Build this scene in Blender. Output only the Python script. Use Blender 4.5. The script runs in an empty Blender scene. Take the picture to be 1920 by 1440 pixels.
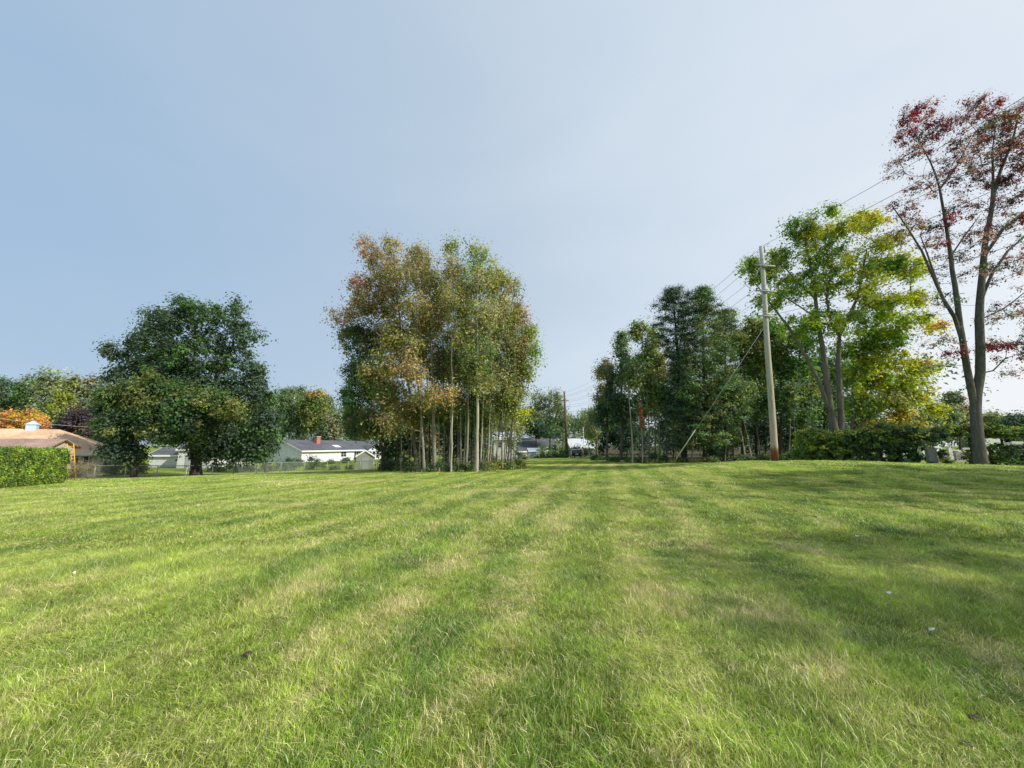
import bpy, math, random
import numpy as np
from mathutils import Vector, Matrix
random.seed(7); RNG = np.random.default_rng(7)
SC = bpy.context.scene; COL = SC.collection
PI = math.pi

# ------------------------------------------------------------------ camera
PITCH = math.radians(9.06); F = 721.0; CZ = 1.6
cp, sp = math.cos(PITCH), math.sin(PITCH)
def P(px, py, Y):
    """world point seen at photo pixel (1920x1440) at depth Y"""
    xc = (px-960)/F; yc = (720-py)/F
    dy = cp - yc*sp; dz = sp + yc*cp
    t = Y/dy
    return Vector((xc*t, Y, CZ + dz*t))
def XR(px):                      # X/Y ratio near the horizon
    return (px-960)/F/(cp+0.16*sp)
cam = bpy.data.cameras.new('camera'); co = bpy.data.objects.new('camera', cam); COL.objects.link(co)
cam.sensor_fit = 'HORIZONTAL'; cam.sensor_width = 36; cam.lens = 36*F/1920
cam.clip_start = 0.05; cam.clip_end = 5000
co.location = (0, 0, CZ); co.rotation_euler = (PI/2+PITCH, 0, 0); SC.camera = co

# ------------------------------------------------------------------ light
SUN_AZ = math.atan2(0.93, -0.36); SUN_EL = math.radians(36)
w = bpy.data.worlds.new("World"); SC.world = w; w.use_nodes = True
nt = w.node_tree; N = nt.nodes; L = nt.links
bg = N['Background']
sky = N.new('ShaderNodeTexSky'); sky.sky_type = 'NISHITA'; sky.sun_disc = False
sky.sun_elevation = SUN_EL; sky.sun_rotation = SUN_AZ
sky.air_density = 1.0; sky.dust_density = 2.2; sky.ozone_density = 1.6; sky.altitude = 50
tc = N.new('ShaderNodeTexCoord')
# pale high haze, thicker low down and toward the sun
def dotn(vec):
    d = N.new('ShaderNodeVectorMath'); d.operation = 'DOT_PRODUCT'
    L.new(tc.outputs['Generated'], d.inputs[0]); d.inputs[1].default_value = vec; return d.outputs['Value']
mr = N.new('ShaderNodeMapRange'); mr.inputs['From Min'].default_value = -0.55; mr.inputs['From Max'].default_value = 0.85
mr.inputs['To Min'].default_value = 0.33; mr.inputs['To Max'].default_value = 0.97
L.new(dotn((0.86, -0.05, 0.30)), mr.inputs['Value'])
mp = N.new('ShaderNodeMapping'); L.new(tc.outputs['Generated'], mp.inputs[0]); mp.inputs['Scale'].default_value = (1.2, 1.2, 3.0)
mp.inputs['Rotation'].default_value = (0, 0.5, 0.3)
no = N.new('ShaderNodeTexNoise'); no.inputs['Scale'].default_value = 1.1; no.inputs['Detail'].default_value = 5; no.inputs['Roughness'].default_value = 0.5; no.inputs['Distortion'].default_value = 0.4
L.new(mp.outputs[0], no.inputs['Vector'])
m2 = N.new('ShaderNodeMath'); m2.operation = 'MULTIPLY_ADD'; m2.inputs[1].default_value = 0.30; m2.inputs[2].default_value = -0.15
L.new(no.outputs['Fac'], m2.inputs[0])
m3 = N.new('ShaderNodeMath'); m3.operation = 'ADD'; m3.use_clamp = True
mh = N.new('ShaderNodeMapRange'); mh.interpolation_type = 'SMOOTHSTEP'; L.new(dotn((0, 0, 1)), mh.inputs['Value'])
mh.inputs['From Min'].default_value = 0.42; mh.inputs['From Max'].default_value = 0.0; mh.inputs['To Min'].default_value = 0.0; mh.inputs['To Max'].default_value = 0.17
ma = N.new('ShaderNodeMath'); L.new(m2.outputs[0], ma.inputs[0]); L.new(mh.outputs[0], ma.inputs[1])
L.new(ma.outputs[0], m3.inputs[0]); L.new(mr.outputs[0], m3.inputs[1])
hc = N.new('ShaderNodeValToRGB'); L.new(m3.outputs[0], hc.inputs[0])
SKYK = 0.11
hc.color_ramp.elements[0].position = 0.25; hc.color_ramp.elements[0].color = (0.36/SKYK, 0.525/SKYK, 0.73/SKYK, 1)
hc.color_ramp.elements[1].position = 1.0; hc.color_ramp.elements[1].color = (0.93/SKYK, 0.96/SKYK, 1.0/SKYK, 1)
e = hc.color_ramp.elements.new(0.62); e.color = (0.545/SKYK, 0.665/SKYK, 0.80/SKYK, 1)
e = hc.color_ramp.elements.new(0.82); e.color = (0.70/SKYK, 0.80/SKYK, 0.91/SKYK, 1)
mx = N.new('ShaderNodeMix'); mx.data_type = 'RGBA'
L.new(sky.outputs[0], mx.inputs['A']); L.new(hc.outputs[0], mx.inputs['B'])
mx.inputs['Factor'].default_value = 0.9
L.new(mx.outputs['Result'], bg.inputs[0]); bg.inputs[1].default_value = SKYK
sl = bpy.data.lights.new('sun', 'SUN'); sl.energy = 5.0; sl.angle = math.radians(0.6); sl.color = (1, 0.94, 0.84)
so = bpy.data.objects.new('sun', sl); COL.objects.link(so)
sd = Vector((math.sin(SUN_AZ)*math.cos(SUN_EL), math.cos(SUN_AZ)*math.cos(SUN_EL), math.sin(SUN_EL)))
so.rotation_euler = sd.to_track_quat('Z', 'Y').to_euler(); so.location = sd*60
SC.view_settings.view_transform = 'Standard'; SC.view_settings.look = 'None'; SC.view_settings.exposure = 0
SC.render.engine = 'CYCLES'; SC.cycles.max_bounces = 6; SC.cycles.transparent_max_bounces = 16
SC.cycles.transmission_bounces = 4; SC.cycles.diffuse_bounces = 3

# ------------------------------------------------------------------ terrain
GC = [(0,0,0),(0,4,0),(5,3,0),(-5,3,0),(10,5,.05),(-10,5,-.05),(0,10,0),(6,10,.12),(-6,10,-.03),(0,18,0),(0,-20,0),(30,-10,.4),(-30,-10,-.6)]
for px, py, Y in [(0,918,17),(135,907,19.5),(242,897,38),(360,895.5,40),(487,887,48),(574,884,50),(150,893,42),(640,868,77),(695,881,60),(560,885,47),
                  (760,884,30),(850,884.5,27),(950,880,29),(1050,862,55),(1250,868,36),(1150,864,42),(1380,867,33),(1000,860,62),(1085,858,66),
                  (1450,867,20),(1250,880,24),(1520,871,25),(1740,873,21),(1838,871,20),(1920,875,19.5),(1760,868,27),(1700,863,40),(1900,861,40),(1560,868,24)]:
    p = P(px, py, Y); GC.append((p.x, p.y, p.z))
for a in range(0, 360, 30):
    GC.append((140*math.sin(math.radians(a)), 140*math.cos(math.radians(a)), -2.0))
GC = np.array(GC); _c2 = 16.0
def _phi(d2): return np.sqrt(d2+_c2)
_A = _phi(((GC[:, None, :2]-GC[None, :, :2])**2).sum(-1)); _W = np.linalg.solve(_A + np.eye(len(GC))*0.15, GC[:, 2])
def gz_np(x, y):
    q = np.stack([x, y], -1).reshape(-1, 2)
    r = np.hypot(q[:, 0], q[:, 1]); k = np.minimum(1, 135/np.maximum(r, 1e-6)); q = q*k[:, None]
    out = np.empty(len(q))
    for i in range(0, len(q), 20000):
        s = q[i:i+20000]; out[i:i+20000] = _phi(((s[:, None, :]-GC[None, :, :2])**2).sum(-1)) @ _W
    return out.reshape(np.shape(x))
def gz(x, y): return float(gz_np(np.array([x]), np.array([y]))[0])
def G(px, Y, off=0.0):           # ground point under photo column px at depth Y
    x = XR(px)*Y; return Vector((x, Y, gz(x, Y)+off))

# ------------------------------------------------------------------ mesh helpers
def tag(o, label=None, cat=None, group=None, kind=None):
    if label: o['label'] = label
    if cat: o['category'] = cat
    if group: o['group'] = group
    if kind: o['kind'] = kind
    return o
def link(name, me, mat=None, parent=None):
    if mat: me.materials.append(mat)
    o = bpy.data.objects.new(name, me); COL.objects.link(o)
    if parent: o.parent = parent
    return o
def empty(name, loc=(0, 0, 0), rz=0.0):
    o = bpy.data.objects.new(name, None); COL.objects.link(o); o.location = loc; o.rotation_euler = (0, 0, rz); o.empty_display_size = .3; return o
def np_mesh(name, V, Fc, tint=None, smooth=False, attrs=None):
    me = bpy.data.meshes.new(name); V = np.asarray(V, np.float32); Fc = np.asarray(Fc, np.int32)
    me.vertices.add(len(V)); me.vertices.foreach_set('co', V.ravel())
    n, k = Fc.shape
    me.loops.add(n*k); me.loops.foreach_set('vertex_index', Fc.ravel())
    me.polygons.add(n); me.polygons.foreach_set('loop_start', np.arange(0, n*k, k, dtype=np.int32))
    if smooth: me.polygons.foreach_set('use_smooth', np.ones(n, bool))
    me.update(calc_edges=True)
    if tint is not None:
        a = me.attributes.new('tint', 'FLOAT_COLOR', 'POINT')
        c = np.ones((len(V), 4), np.float32); c[:, :3] = tint; a.data.foreach_set('color', c.ravel())
    return me
def py_mesh(name, V, Fc, mat, parent=None, smooth=False):
    me = bpy.data.meshes.new(name); me.from_pydata([tuple(v) for v in V], [], Fc); me.update()
    if smooth: me.polygons.foreach_set('use_smooth', [True]*len(me.polygons))
    return link(name, me, mat, parent)
class MB:
    """collects simple shapes for ONE mesh"""
    def __init__(s): s.V = []; s.F = []
    def add(s, V, Fc):
        b = len(s.V); s.V += [Vector(v) for v in V]; s.F += [tuple(i+b for i in f) for f in Fc]; return s
    def box(s, a, b):
        x0, y0, z0 = a; x1, y1, z1 = b
        return s.add([(x0,y0,z0),(x1,y0,z0),(x1,y1,z0),(x0,y1,z0),(x0,y0,z1),(x1,y0,z1),(x1,y1,z1),(x0,y1,z1)],
                     [(0,3,2,1),(4,5,6,7),(0,1,5,4),(1,2,6,5),(2,3,7,6),(3,0,4,7)])
    def tube(s, pts, rad, k=8, cap=True):
        pts = [Vector(p) for p in pts]; n = len(pts)
        if not hasattr(rad, '__len__'): rad = [rad]*n
        b = len(s.V); ref = Vector((0.31, 0.17, 0.93))
        for i in range(n):
            t = (pts[min(i+1, n-1)]-pts[max(i-1, 0)])
            if t.length < 1e-9: t = Vector((0, 0, 1))
            t.normalize(); r = ref if abs(t.dot(ref)) < .93 else Vector((1, 0, 0))
            u = t.cross(r).normalized(); v = t.cross(u)
            for j in range(k):
                a = 2*PI*j/k; s.V.append(pts[i]+(u*math.cos(a)+v*math.sin(a))*rad[i])
        for i in range(n-1):
            for j in range(k):
                a = b+i*k+j; c = b+i*k+(j+1) % k; s.F.append((a, c, c+k, a+k))
        if cap:
            s.F.append(tuple(b+j for j in range(k))[::-1]); s.F.append(tuple(b+(n-1)*k+j for j in range(k)))
        return s
    def build(s, name, mat, parent=None, smooth=False):
        return py_mesh(name, s.V, s.F, mat, parent, smooth)

# ------------------------------------------------------------------ materials
def new_mat(name):
    m = bpy.data.materials.new(name); m.use_nodes = True; m.node_tree.nodes.clear(); return m, m.node_tree.nodes, m.node_tree.links
def out(N, L, sh, disp=None):
    o = N.new('ShaderNodeOutputMaterial'); L.new(sh, o.inputs['Surface']); return o
def noise(N, L, vec, scale, detail=3, rough=0.5, dist=0.0):
    n = N.new('ShaderNodeTexNoise'); n.inputs['Scale'].default_value = scale; n.inputs['Detail'].default_value = detail
    n.inputs['Roughness'].default_value = rough; n.inputs['Distortion'].default_value = dist
    if vec is not None: L.new(vec, n.inputs['Vector'])
    return n.outputs['Fac']
def mathn(N, L, op, a, b=None, c=None, clamp=False):
    m = N.new('ShaderNodeMath'); m.operation = op; m.use_clamp = clamp
    for i, v in enumerate((a, b, c)):
        if v is None: continue
        if hasattr(v, 'is_linked') or hasattr(v, 'links'): L.new(v, m.inputs[i])
        else: m.inputs[i].default_value = v
    return m.outputs[0]
def ramp(N, L, fac, stops):
    r = N.new('ShaderNodeValToRGB'); L.new(fac, r.inputs[0]); e = r.color_ramp.elements
    while len(e) < len(stops): e.new(0.5)
    for i, (p, c) in enumerate(stops):
        e[i].position = p; e[i].color = (*c, 1) if len(c) == 3 else c
    return r.outputs[0]
def mixc(N, L, fac, a, b, mode='MIX'):
    m = N.new('ShaderNodeMix'); m.data_type = 'RGBA'; m.blend_type = mode
    for s, v in (('Factor', fac), ('A', a), ('B', b)):
        if hasattr(v, 'links'): L.new(v, m.inputs[s])
        else: m.inputs[s].default_value = v if s == 'Factor' else (*v, 1)
    return m.outputs['Result']
def smooth(N, L, v, a, b, lo=0.0, hi=1.0):
    m = N.new('ShaderNodeMapRange'); m.interpolation_type = 'SMOOTHSTEP'; L.new(v, m.inputs['Value'])
    for k, x in (('From Min', a), ('From Max', b), ('To Min', lo), ('To Max', hi)): m.inputs[k].default_value = x
    return m.outputs['Result']
def simple(name, col, rough=0.7, var=0.25, scale=6.0, metal=0.0, bump=0.0, streak=None, spec=0.3):
    m, N, L = new_mat(name); b = N.new('ShaderNodeBsdfPrincipled')
    g = N.new('ShaderNodeTexCoord'); v = g.outputs['Object']
    if streak:
        mp = N.new('ShaderNodeMapping'); mp.inputs['Scale'].default_value = streak; L.new(v, mp.inputs[0]); v = mp.outputs[0]
    n = noise(N, L, v, scale, 5, 0.6)
    c = ramp(N, L, n, [(0.25, tuple(x*(1-var) for x in col)), (0.75, tuple(min(1, x*(1+var)) for x in col))])
    L.new(c, b.inputs['Base Color']); b.inputs['Roughness'].default_value = rough; b.inputs['Metallic'].default_value = metal
    b.inputs['Specular IOR Level'].default_value = spec
    if bump:
        bp = N.new('ShaderNodeBump'); bp.inputs['Strength'].default_value = bump; bp.inputs['Distance'].default_value = 0.02
        L.new(n, bp.inputs['Height']); L.new(bp.outputs[0], b.inputs['Normal'])
    out(N, L, b.outputs[0]); return m
def leaf_mat(name, trans=0.42, gloss=0.025, tmul=(1.25, 1.35, 0.7)):
    m, N, L = new_mat(name)
    a = N.new('ShaderNodeAttribute'); a.attribute_name = 'tint'
    d = N.new('ShaderNodeBsdfDiffuse'); t = N.new('ShaderNodeBsdfTranslucent'); g = N.new('ShaderNodeBsdfGlossy')
    g.inputs['Roughness'].default_value = 0.6; g.inputs['Color'].default_value = (.9, .95, 1, 1)
    L.new(a.outputs['Color'], d.inputs['Color'])
    L.new(mixc(N, L, 1.0, a.outputs['Color'], tmul, 'MULTIPLY'), t.inputs['Color'])
    m1 = N.new('ShaderNodeMixShader'); m1.inputs[0].default_value = trans; L.new(d.outputs[0], m1.inputs[1]); L.new(t.outputs[0], m1.inputs[2])
    m2 = N.new('ShaderNodeMixShader'); m2.inputs[0].default_value = gloss; L.new(m1.outputs[0], m2.inputs[1]); L.new(g.outputs[0], m2.inputs[2])
    out(N, L, m2.outputs[0]); return m
LEAF = leaf_mat('leaf'); NEEDLE = leaf_mat('needle', 0.12, 0.05)
def bark_mat(name, c0, c1):
    m, N, L = new_mat(name); b = N.new('ShaderNodeBsdfPrincipled'); g = N.new('ShaderNodeNewGeometry')
    mp = N.new('ShaderNodeMapping'); mp.inputs['Scale'].default_value = (6, 6, 1.0); L.new(g.outputs['Position'], mp.inputs[0])
    n = noise(N, L, mp.outputs[0], 2.2, 6, 0.7); n2 = noise(N, L, g.outputs['Position'], 0.9, 3, 0.6)
    c = ramp(N, L, n, [(0.3, c0), (0.7, c1)]); c = mixc(N, L, smooth(N, L, n2, .5, .72, 0, .55), c, tuple(x*.45 for x in c0))
    L.new(c, b.inputs['Base Color']); b.inputs['Roughness'].default_value = .9; b.inputs['Specular IOR Level'].default_value = .15
    bp = N.new('ShaderNodeBump'); bp.inputs['Strength'].default_value = .7; bp.inputs['Distance'].default_value = .03
    L.new(n, bp.inputs['Height']); L.new(bp.outputs[0], b.inputs['Normal']); out(N, L, b.outputs[0]); return m
B_RM = bark_mat('bark_maple', (.055, .052, .048), (.15, .145, .135)); B_GREY = bark_mat('bark_grey', (.14, .125, .105), (.30, .28, .24)); B_PALE = bark_mat('bark_pale', (.24, .22, .17), (.48, .45, .37))
B_DARK = bark_mat('bark_dark', (.035, .03, .025), (.10, .085, .07)); B_MID = bark_mat('bark_mid', (.085, .075, .065), (.19, .17, .15))

# ------------------------------------------------------------------ lawn
def lawn_nodes(N, L):
    g = N.new('ShaderNodeNewGeometry'); pos = g.outputs['Position']
    sx = N.new('ShaderNodeSeparateXYZ'); L.new(pos, sx.inputs[0]); X, Y = sx.outputs[0], sx.outputs[1]
    cx = N.new('ShaderNodeCombineXYZ'); L.new(X, cx.inputs[0]); L.new(Y, cx.inputs[1]); flat = cx.outputs[0]
    big = noise(N, L, flat, 0.16, 4, 0.62); mid = noise(N, L, flat, 0.75, 4, 0.65, .6); small = noise(N, L, flat, 3.2, 3, 0.65)
    # mowing stripes run away from the viewer, a little to the right
    u = mathn(N, L, 'SUBTRACT', mathn(N, L, 'MULTIPLY', X, 0.972), mathn(N, L, 'MULTIPLY', Y, 0.235))
    wob = mathn(N, L, 'MULTIPLY', mathn(N, L, 'SUBTRACT', noise(N, L, flat, 0.18, 2, .5), .5), 1.3)
    u2 = mathn(N, L, 'ADD', u, wob)
    st = mathn(N, L, 'SINE', mathn(N, L, 'MULTIPLY', u2, 2*PI/1.25))
    st2 = mathn(N, L, 'SINE', mathn(N, L, 'MULTIPLY', u2, 2*PI/2.9))
    # long faint bands lying across the lawn farther off
    mp = N.new('ShaderNodeMapping'); mp.inputs['Scale'].default_value = (0.07, 0.42, 1); mp.inputs['Rotation'].default_value = (0, 0, -0.12); L.new(flat, mp.inputs[0])
    band = noise(N, L, mp.outputs[0], 1.0, 4, 0.6, .5)
    cmpx = mathn(N, L, 'MULTIPLY', smooth(N, L, Y, 5, 11), smooth(N, L, band, .54, .66))
    s1 = mathn(N, L, 'ADD', mathn(N, L, 'MULTIPLY', st, .050), mathn(N, L, 'MULTIPLY', st2, .012))
    v = mathn(N, L, 'ADD', mathn(N, L, 'ADD', mathn(N, L, 'MULTIPLY', mid, .60), mathn(N, L, 'MULTIPLY', small, .50)), s1)
    v = mathn(N, L, 'ADD', v, mathn(N, L, 'MULTIPLY', big, .35))
    # drier in the middle of the field
    dry = mathn(N, L, 'MULTIPLY', smooth(N, L, mathn(N, L, 'ABSOLUTE', mathn(N, L, 'SUBTRACT', u, -0.8)), 6.0, 0.5), .06)
    v = mathn(N, L, 'ADD', v, dry)
    straw = mathn(N, L, 'ADD', smooth(N, L, v, .745, .98), mathn(N, L, 'MULTIPLY', cmpx, .65), clamp=True)
    lush = smooth(N, L, noise(N, L, flat, 0.55, 4, .68, .5), .44, .60)
    tone = mathn(N, L, 'ADD', mathn(N, L, 'MULTIPLY', smooth(N, L, mathn(N, L, 'ADD', st, mathn(N, L, 'MULTIPLY', st2, .4)), -1.2, 1.2), .30), mathn(N, L, 'MULTIPLY', big, .9))
    return pos, straw, lush, tone, small
def lawn_green(N, L, lush, tone):
    lush_ = lush; a = mixc(N, L, lush, (.285, .430, .040), (.115, .265, .022))
    return mixc(N, L, smooth(N, L, tone, .25, .95), a, (.48, .58, .100))
def lawn_value(N, L, pos, c):
    a = noise(N, L, pos, 1.3, 3, .6, .4); b = noise(N, L, pos, 5.5, 2, .6)
    v = mathn(N, L, 'MULTIPLY', smooth(N, L, a, .32, .66, .86, 1.18), smooth(N, L, b, .30, .68, .80, 1.16))
    h = N.new('ShaderNodeHueSaturation'); L.new(c, h.inputs['Color']); L.new(v, h.inputs['Value']); return h.outputs[0]
def ground_mat():
    m, N, L = new_mat('lawn_ground'); pos, straw, lush, tone, small = lawn_nodes(N, L)
    c = lawn_green(N, L, lush, tone)
    c = lawn_value(N, L, pos, c); c = mixc(N, L, mathn(N, L, 'MULTIPLY', straw, .8), c, (.50, .43, .19))
    fine = noise(N, L, pos, 22, 4, .75); vf = noise(N, L, pos, 90, 2, .7)
    dk = mathn(N, L, 'MULTIPLY', smooth(N, L, fine, .3, .65, .55, 1.12), smooth(N, L, vf, .3, .7, .75, 1.15))
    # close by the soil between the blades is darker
    cd = N.new('ShaderNodeSeparateXYZ'); L.new(pos, cd.inputs[0])
    r2 = mathn(N, L, 'SQRT', mathn(N, L, 'ADD', mathn(N, L, 'POWER', cd.outputs[0], 2.0), mathn(N, L, 'POWER', cd.outputs[1], 2.0)))
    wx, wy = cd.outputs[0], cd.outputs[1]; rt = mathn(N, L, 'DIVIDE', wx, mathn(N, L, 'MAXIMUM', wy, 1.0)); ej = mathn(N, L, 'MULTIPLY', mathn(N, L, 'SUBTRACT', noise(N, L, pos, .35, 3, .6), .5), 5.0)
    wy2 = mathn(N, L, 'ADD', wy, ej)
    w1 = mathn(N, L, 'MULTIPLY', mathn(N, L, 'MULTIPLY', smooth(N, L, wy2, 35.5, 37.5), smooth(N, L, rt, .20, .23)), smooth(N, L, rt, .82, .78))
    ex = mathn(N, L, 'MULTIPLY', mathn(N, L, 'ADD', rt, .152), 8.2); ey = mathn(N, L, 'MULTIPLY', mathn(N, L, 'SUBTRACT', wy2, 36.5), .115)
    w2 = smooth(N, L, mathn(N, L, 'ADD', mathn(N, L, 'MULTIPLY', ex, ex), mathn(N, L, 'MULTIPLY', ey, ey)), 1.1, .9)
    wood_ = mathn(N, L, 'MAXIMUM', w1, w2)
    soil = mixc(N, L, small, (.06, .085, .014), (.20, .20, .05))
    hs = N.new('ShaderNodeHueSaturation'); L.new(c, hs.inputs['Color']); L.new(dk, hs.inputs['Value'])
    far_shade = smooth(N, L, wy2, 51, 58, 1.0, .58); fd = N.new('ShaderNodeHueSaturation'); L.new(hs.outputs[0], fd.inputs['Color']); L.new(far_shade, fd.inputs['Value']); hs = fd  # shade over the far yards put into the grass colour
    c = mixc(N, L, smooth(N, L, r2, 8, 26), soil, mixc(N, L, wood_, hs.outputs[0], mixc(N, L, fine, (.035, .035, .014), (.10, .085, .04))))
    b = N.new('ShaderNodeBsdfPrincipled'); L.new(c, b.inputs['Base Color']); b.inputs['Roughness'].default_value = .95; b.inputs['Specular IOR Level'].default_value = .1
    bp = N.new('ShaderNodeBump'); bp.inputs['Strength'].default_value = .6; bp.inputs['Distance'].default_value = .05
    L.new(fine, bp.inputs['Height']); L.new(bp.outputs[0], b.inputs['Normal'])
    out(N, L, b.outputs[0]); return m
def blade_mat():
    m, N, L = new_mat('grass_blade'); pos, straw, lush, tone, small = lawn_nodes(N, L)
    a = N.new('ShaderNodeAttribute'); a.attribute_name = 'tint'
    s = N.new('ShaderNodeSeparateColor'); L.new(a.outputs['Color'], s.inputs[0]); rnd, bri, h = s.outputs[0], s.outputs[1], s.outputs[2]
    c = lawn_value(N, L, pos, lawn_green(N, L, lush, tone))
    # each blade: straw or green by chance
    p = mathn(N, L, 'ADD', mathn(N, L, 'MULTIPLY', straw, .68), .17)
    isst = smooth(N, L, mathn(N, L, 'SUBTRACT', p, rnd), -.04, .04)
    c = mixc(N, L, isst, c, (.78, .70, .36))
    # darker toward the root
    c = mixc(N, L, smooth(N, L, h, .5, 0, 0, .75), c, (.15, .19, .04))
    hs = N.new('ShaderNodeHueSaturation'); L.new(c, hs.inputs['Color']); L.new(bri, hs.inputs['Value']); hs.inputs['Saturation'].default_value = 1.0
    d = N.new('ShaderNodeBsdfDiffuse'); t = N.new('ShaderNodeBsdfTranslucent'); g = N.new('ShaderNodeBsdfGlossy'); g.inputs['Roughness'].default_value = .38
    L.new(hs.outputs[0], d.inputs[0]); L.new(hs.outputs[0], t.inputs[0])
    m1 = N.new('ShaderNodeMixShader'); m1.inputs[0].default_value = .38; L.new(d.outputs[0], m1.inputs[1]); L.new(t.outputs[0], m1.inputs[2])
    m2 = N.new('ShaderNodeMixShader'); m2.inputs[0].default_value = .05; L.new(m1.outputs[0], m2.inputs[1]); L.new(g.outputs[0], m2.inputs[2])
    out(N, L, m2.outputs[0]); return m
GROUND = ground_mat(); BLADE = blade_mat()
def build_ground():
    def axis(a, b, fine):
        s = list(np.arange(-fine, fine+1e-6, 0.6)); x = fine; st = .6; r = []
        while x < b: st *= 1.12; x += st; r.append(x)
        l = []; x = -fine; st = .6
        while x > -a: st *= 1.12; x -= st; l.append(x)
        return np.array(l[::-1]+s+r)
    xs = axis(1600, 1600, 50); ys = axis(1600, 1600, 45)+40
    XX, YY = np.meshgrid(xs, ys); ZZ = gz_np(XX, YY)
    rr = np.hypot(XX, YY); k = np.clip(1-rr/90, 0, 1)
    ZZ = ZZ + k*(.012*np.sin(XX*1.9+np.sin(YY*1.3)*1.2)*np.cos(YY*1.7+XX*.6) + .02*np.sin(XX*.7+1)*np.sin(YY*.9))
    V = np.stack([XX, YY, ZZ], -1).reshape(-1, 3); nx, ny = len(xs), len(ys)
    i = np.arange(nx*ny).reshape(ny, nx)
    Fc = np.stack([i[:-1, :-1], i[:-1, 1:], i[1:, 1:], i[1:, :-1]], -1).reshape(-1, 4)
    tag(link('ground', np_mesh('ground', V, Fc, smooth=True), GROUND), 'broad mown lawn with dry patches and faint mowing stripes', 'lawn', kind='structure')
build_ground()

def blade_patch(name, R, n, hmin, hmax, wid, seed, clump):
    r = np.random.default_rng(seed)
    rad = R*np.sqrt(r.random(n))*1.0; th = r.random(n)*2*PI
    x = rad*np.cos(th); y = rad*np.sin(th)
    # tufts
    nc = max(6, int(n/28)); ca = r.random(nc)*2*PI; cr = R*np.sqrt(r.random(nc)); k = r.integers(0, nc, n); use = r.random(n) < clump
    x = np.where(use, cr[k]*np.cos(ca[k])+r.normal(0, .018, n), x); y = np.where(use, cr[k]*np.sin(ca[k])+r.normal(0, .018, n), y)
    hh = hmin+(hmax-hmin)*r.random(n)**1.8; ch = .7+.6*r.random(nc); hh *= np.where(use, ch[k], .85)
    la = np.where(use, ca[k]*3+r.normal(0, .7, n), r.random(n)*2*PI); la = np.where(r.random(n) < .35, .35+r.normal(0, .6, n), la)
    lean = np.abs(r.normal(.55, .3, n))*hh
    dx, dy = np.cos(la), np.sin(la); fa = r.random(n)*2*PI; wx, wy = np.cos(fa), np.sin(fa)
    w_ = wid*(.6+.8*r.random(n))
    z0 = np.full(n, -.015)
    def lvl(f, wf, zf):
        cx_ = x+dx*lean*f**1.8; cy_ = y+dy*lean*f**1.8; cz_ = z0+hh*zf
        return (np.stack([cx_-wx*w_*wf/2, cy_-wy*w_*wf/2, cz_], -1), np.stack([cx_+wx*w_*wf/2, cy_+wy*w_*wf/2, cz_], -1))
    a0, a1 = lvl(0, .8, 0); b0, b1 = lvl(.5, 1.0, .58); c0, c1 = lvl(1.0, .05, .92)
    V = np.stack([a0, a1, b0, b1, (c0+c1)/2], 1)
    base = np.arange(n)[:, None]*5
    Fc = np.concatenate([base+np.array([0, 1, 3]), base+np.array([0, 3, 2]), base+np.array([2, 3, 4])], 0)
    rnd = r.random(n); bri = np.clip(r.normal(1.0, .32, n), .35, 1.9)
    T = np.empty((n, 5, 3)); T[:, :, 0] = rnd[:, None]; T[:, :, 1] = bri[:, None]; T[:, :, 2] = np.array([0, 0, .55, .55, 1.])
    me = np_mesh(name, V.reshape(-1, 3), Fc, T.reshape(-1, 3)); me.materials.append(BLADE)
    o = bpy.data.objects.new(name, me); return o
def grass_layer(name, label, patches, pts, rot, scl, idx):
    col = bpy.data.collections.new(name+'_tufts')
    for p in patches: col.objects.link(p)
    me = bpy.data.meshes.new(name); me.vertices.add(len(pts)); me.vertices.foreach_set('co', np.asarray(pts, np.float32).ravel())
    for an, ty, arr, f in (('rot', 'FLOAT', rot, 'value'), ('scl', 'FLOAT', scl, 'value'), ('idx', 'INT', idx, 'value')):
        at = me.attributes.new(an, ty, 'POINT'); at.data.foreach_set(f, np.asarray(arr, np.int32 if ty == 'INT' else np.float32))
    o = link(name, me); tag(o, label, 'grass', kind='stuff')
    ng = bpy.data.node_groups.new(name+'_nodes', 'GeometryNodeTree')
    ng.interface.new_socket('Geometry', in_out='INPUT', socket_type='NodeSocketGeometry'); ng.interface.new_socket('Geometry', in_out='OUTPUT', socket_type='NodeSocketGeometry')
    n = ng.nodes; l = ng.links; gi = n.new('NodeGroupInput'); go = n.new('NodeGroupOutput')
    ip = n.new('GeometryNodeInstanceOnPoints'); ci = n.new('GeometryNodeCollectionInfo'); ci.inputs['Collection'].default_value = col
    ci.inputs['Separate Children'].default_value = True; ci.inputs['Reset Children'].default_value = True
    def na(nm, ty):
        a = n.new('GeometryNodeInputNamedAttribute'); a.data_type = ty; a.inputs['Name'].default_value = nm; return a.outputs['Attribute']
    cx = n.new('ShaderNodeCombineXYZ'); l.new(na('rot', 'FLOAT'), cx.inputs[2])
    cs = n.new('ShaderNodeCombineXYZ'); cs.inputs[0].default_value = 1; cs.inputs[1].default_value = 1; l.new(na('scl', 'FLOAT'), cs.inputs[2])
    l.new(gi.outputs[0], ip.inputs['Points']); l.new(ci.outputs[0], ip.inputs['Instance']); ip.inputs['Pick Instance'].default_value = True
    l.new(na('idx', 'INT'), ip.inputs['Instance Index']); l.new(cx.outputs[0], ip.inputs['Rotation']); l.new(cs.outputs[0], ip.inputs['Scale'])
    l.new(ip.outputs[0], go.inputs[0])
    md = o.modifiers.new('scatter', 'NODES'); md.node_group = ng
    return o
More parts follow.
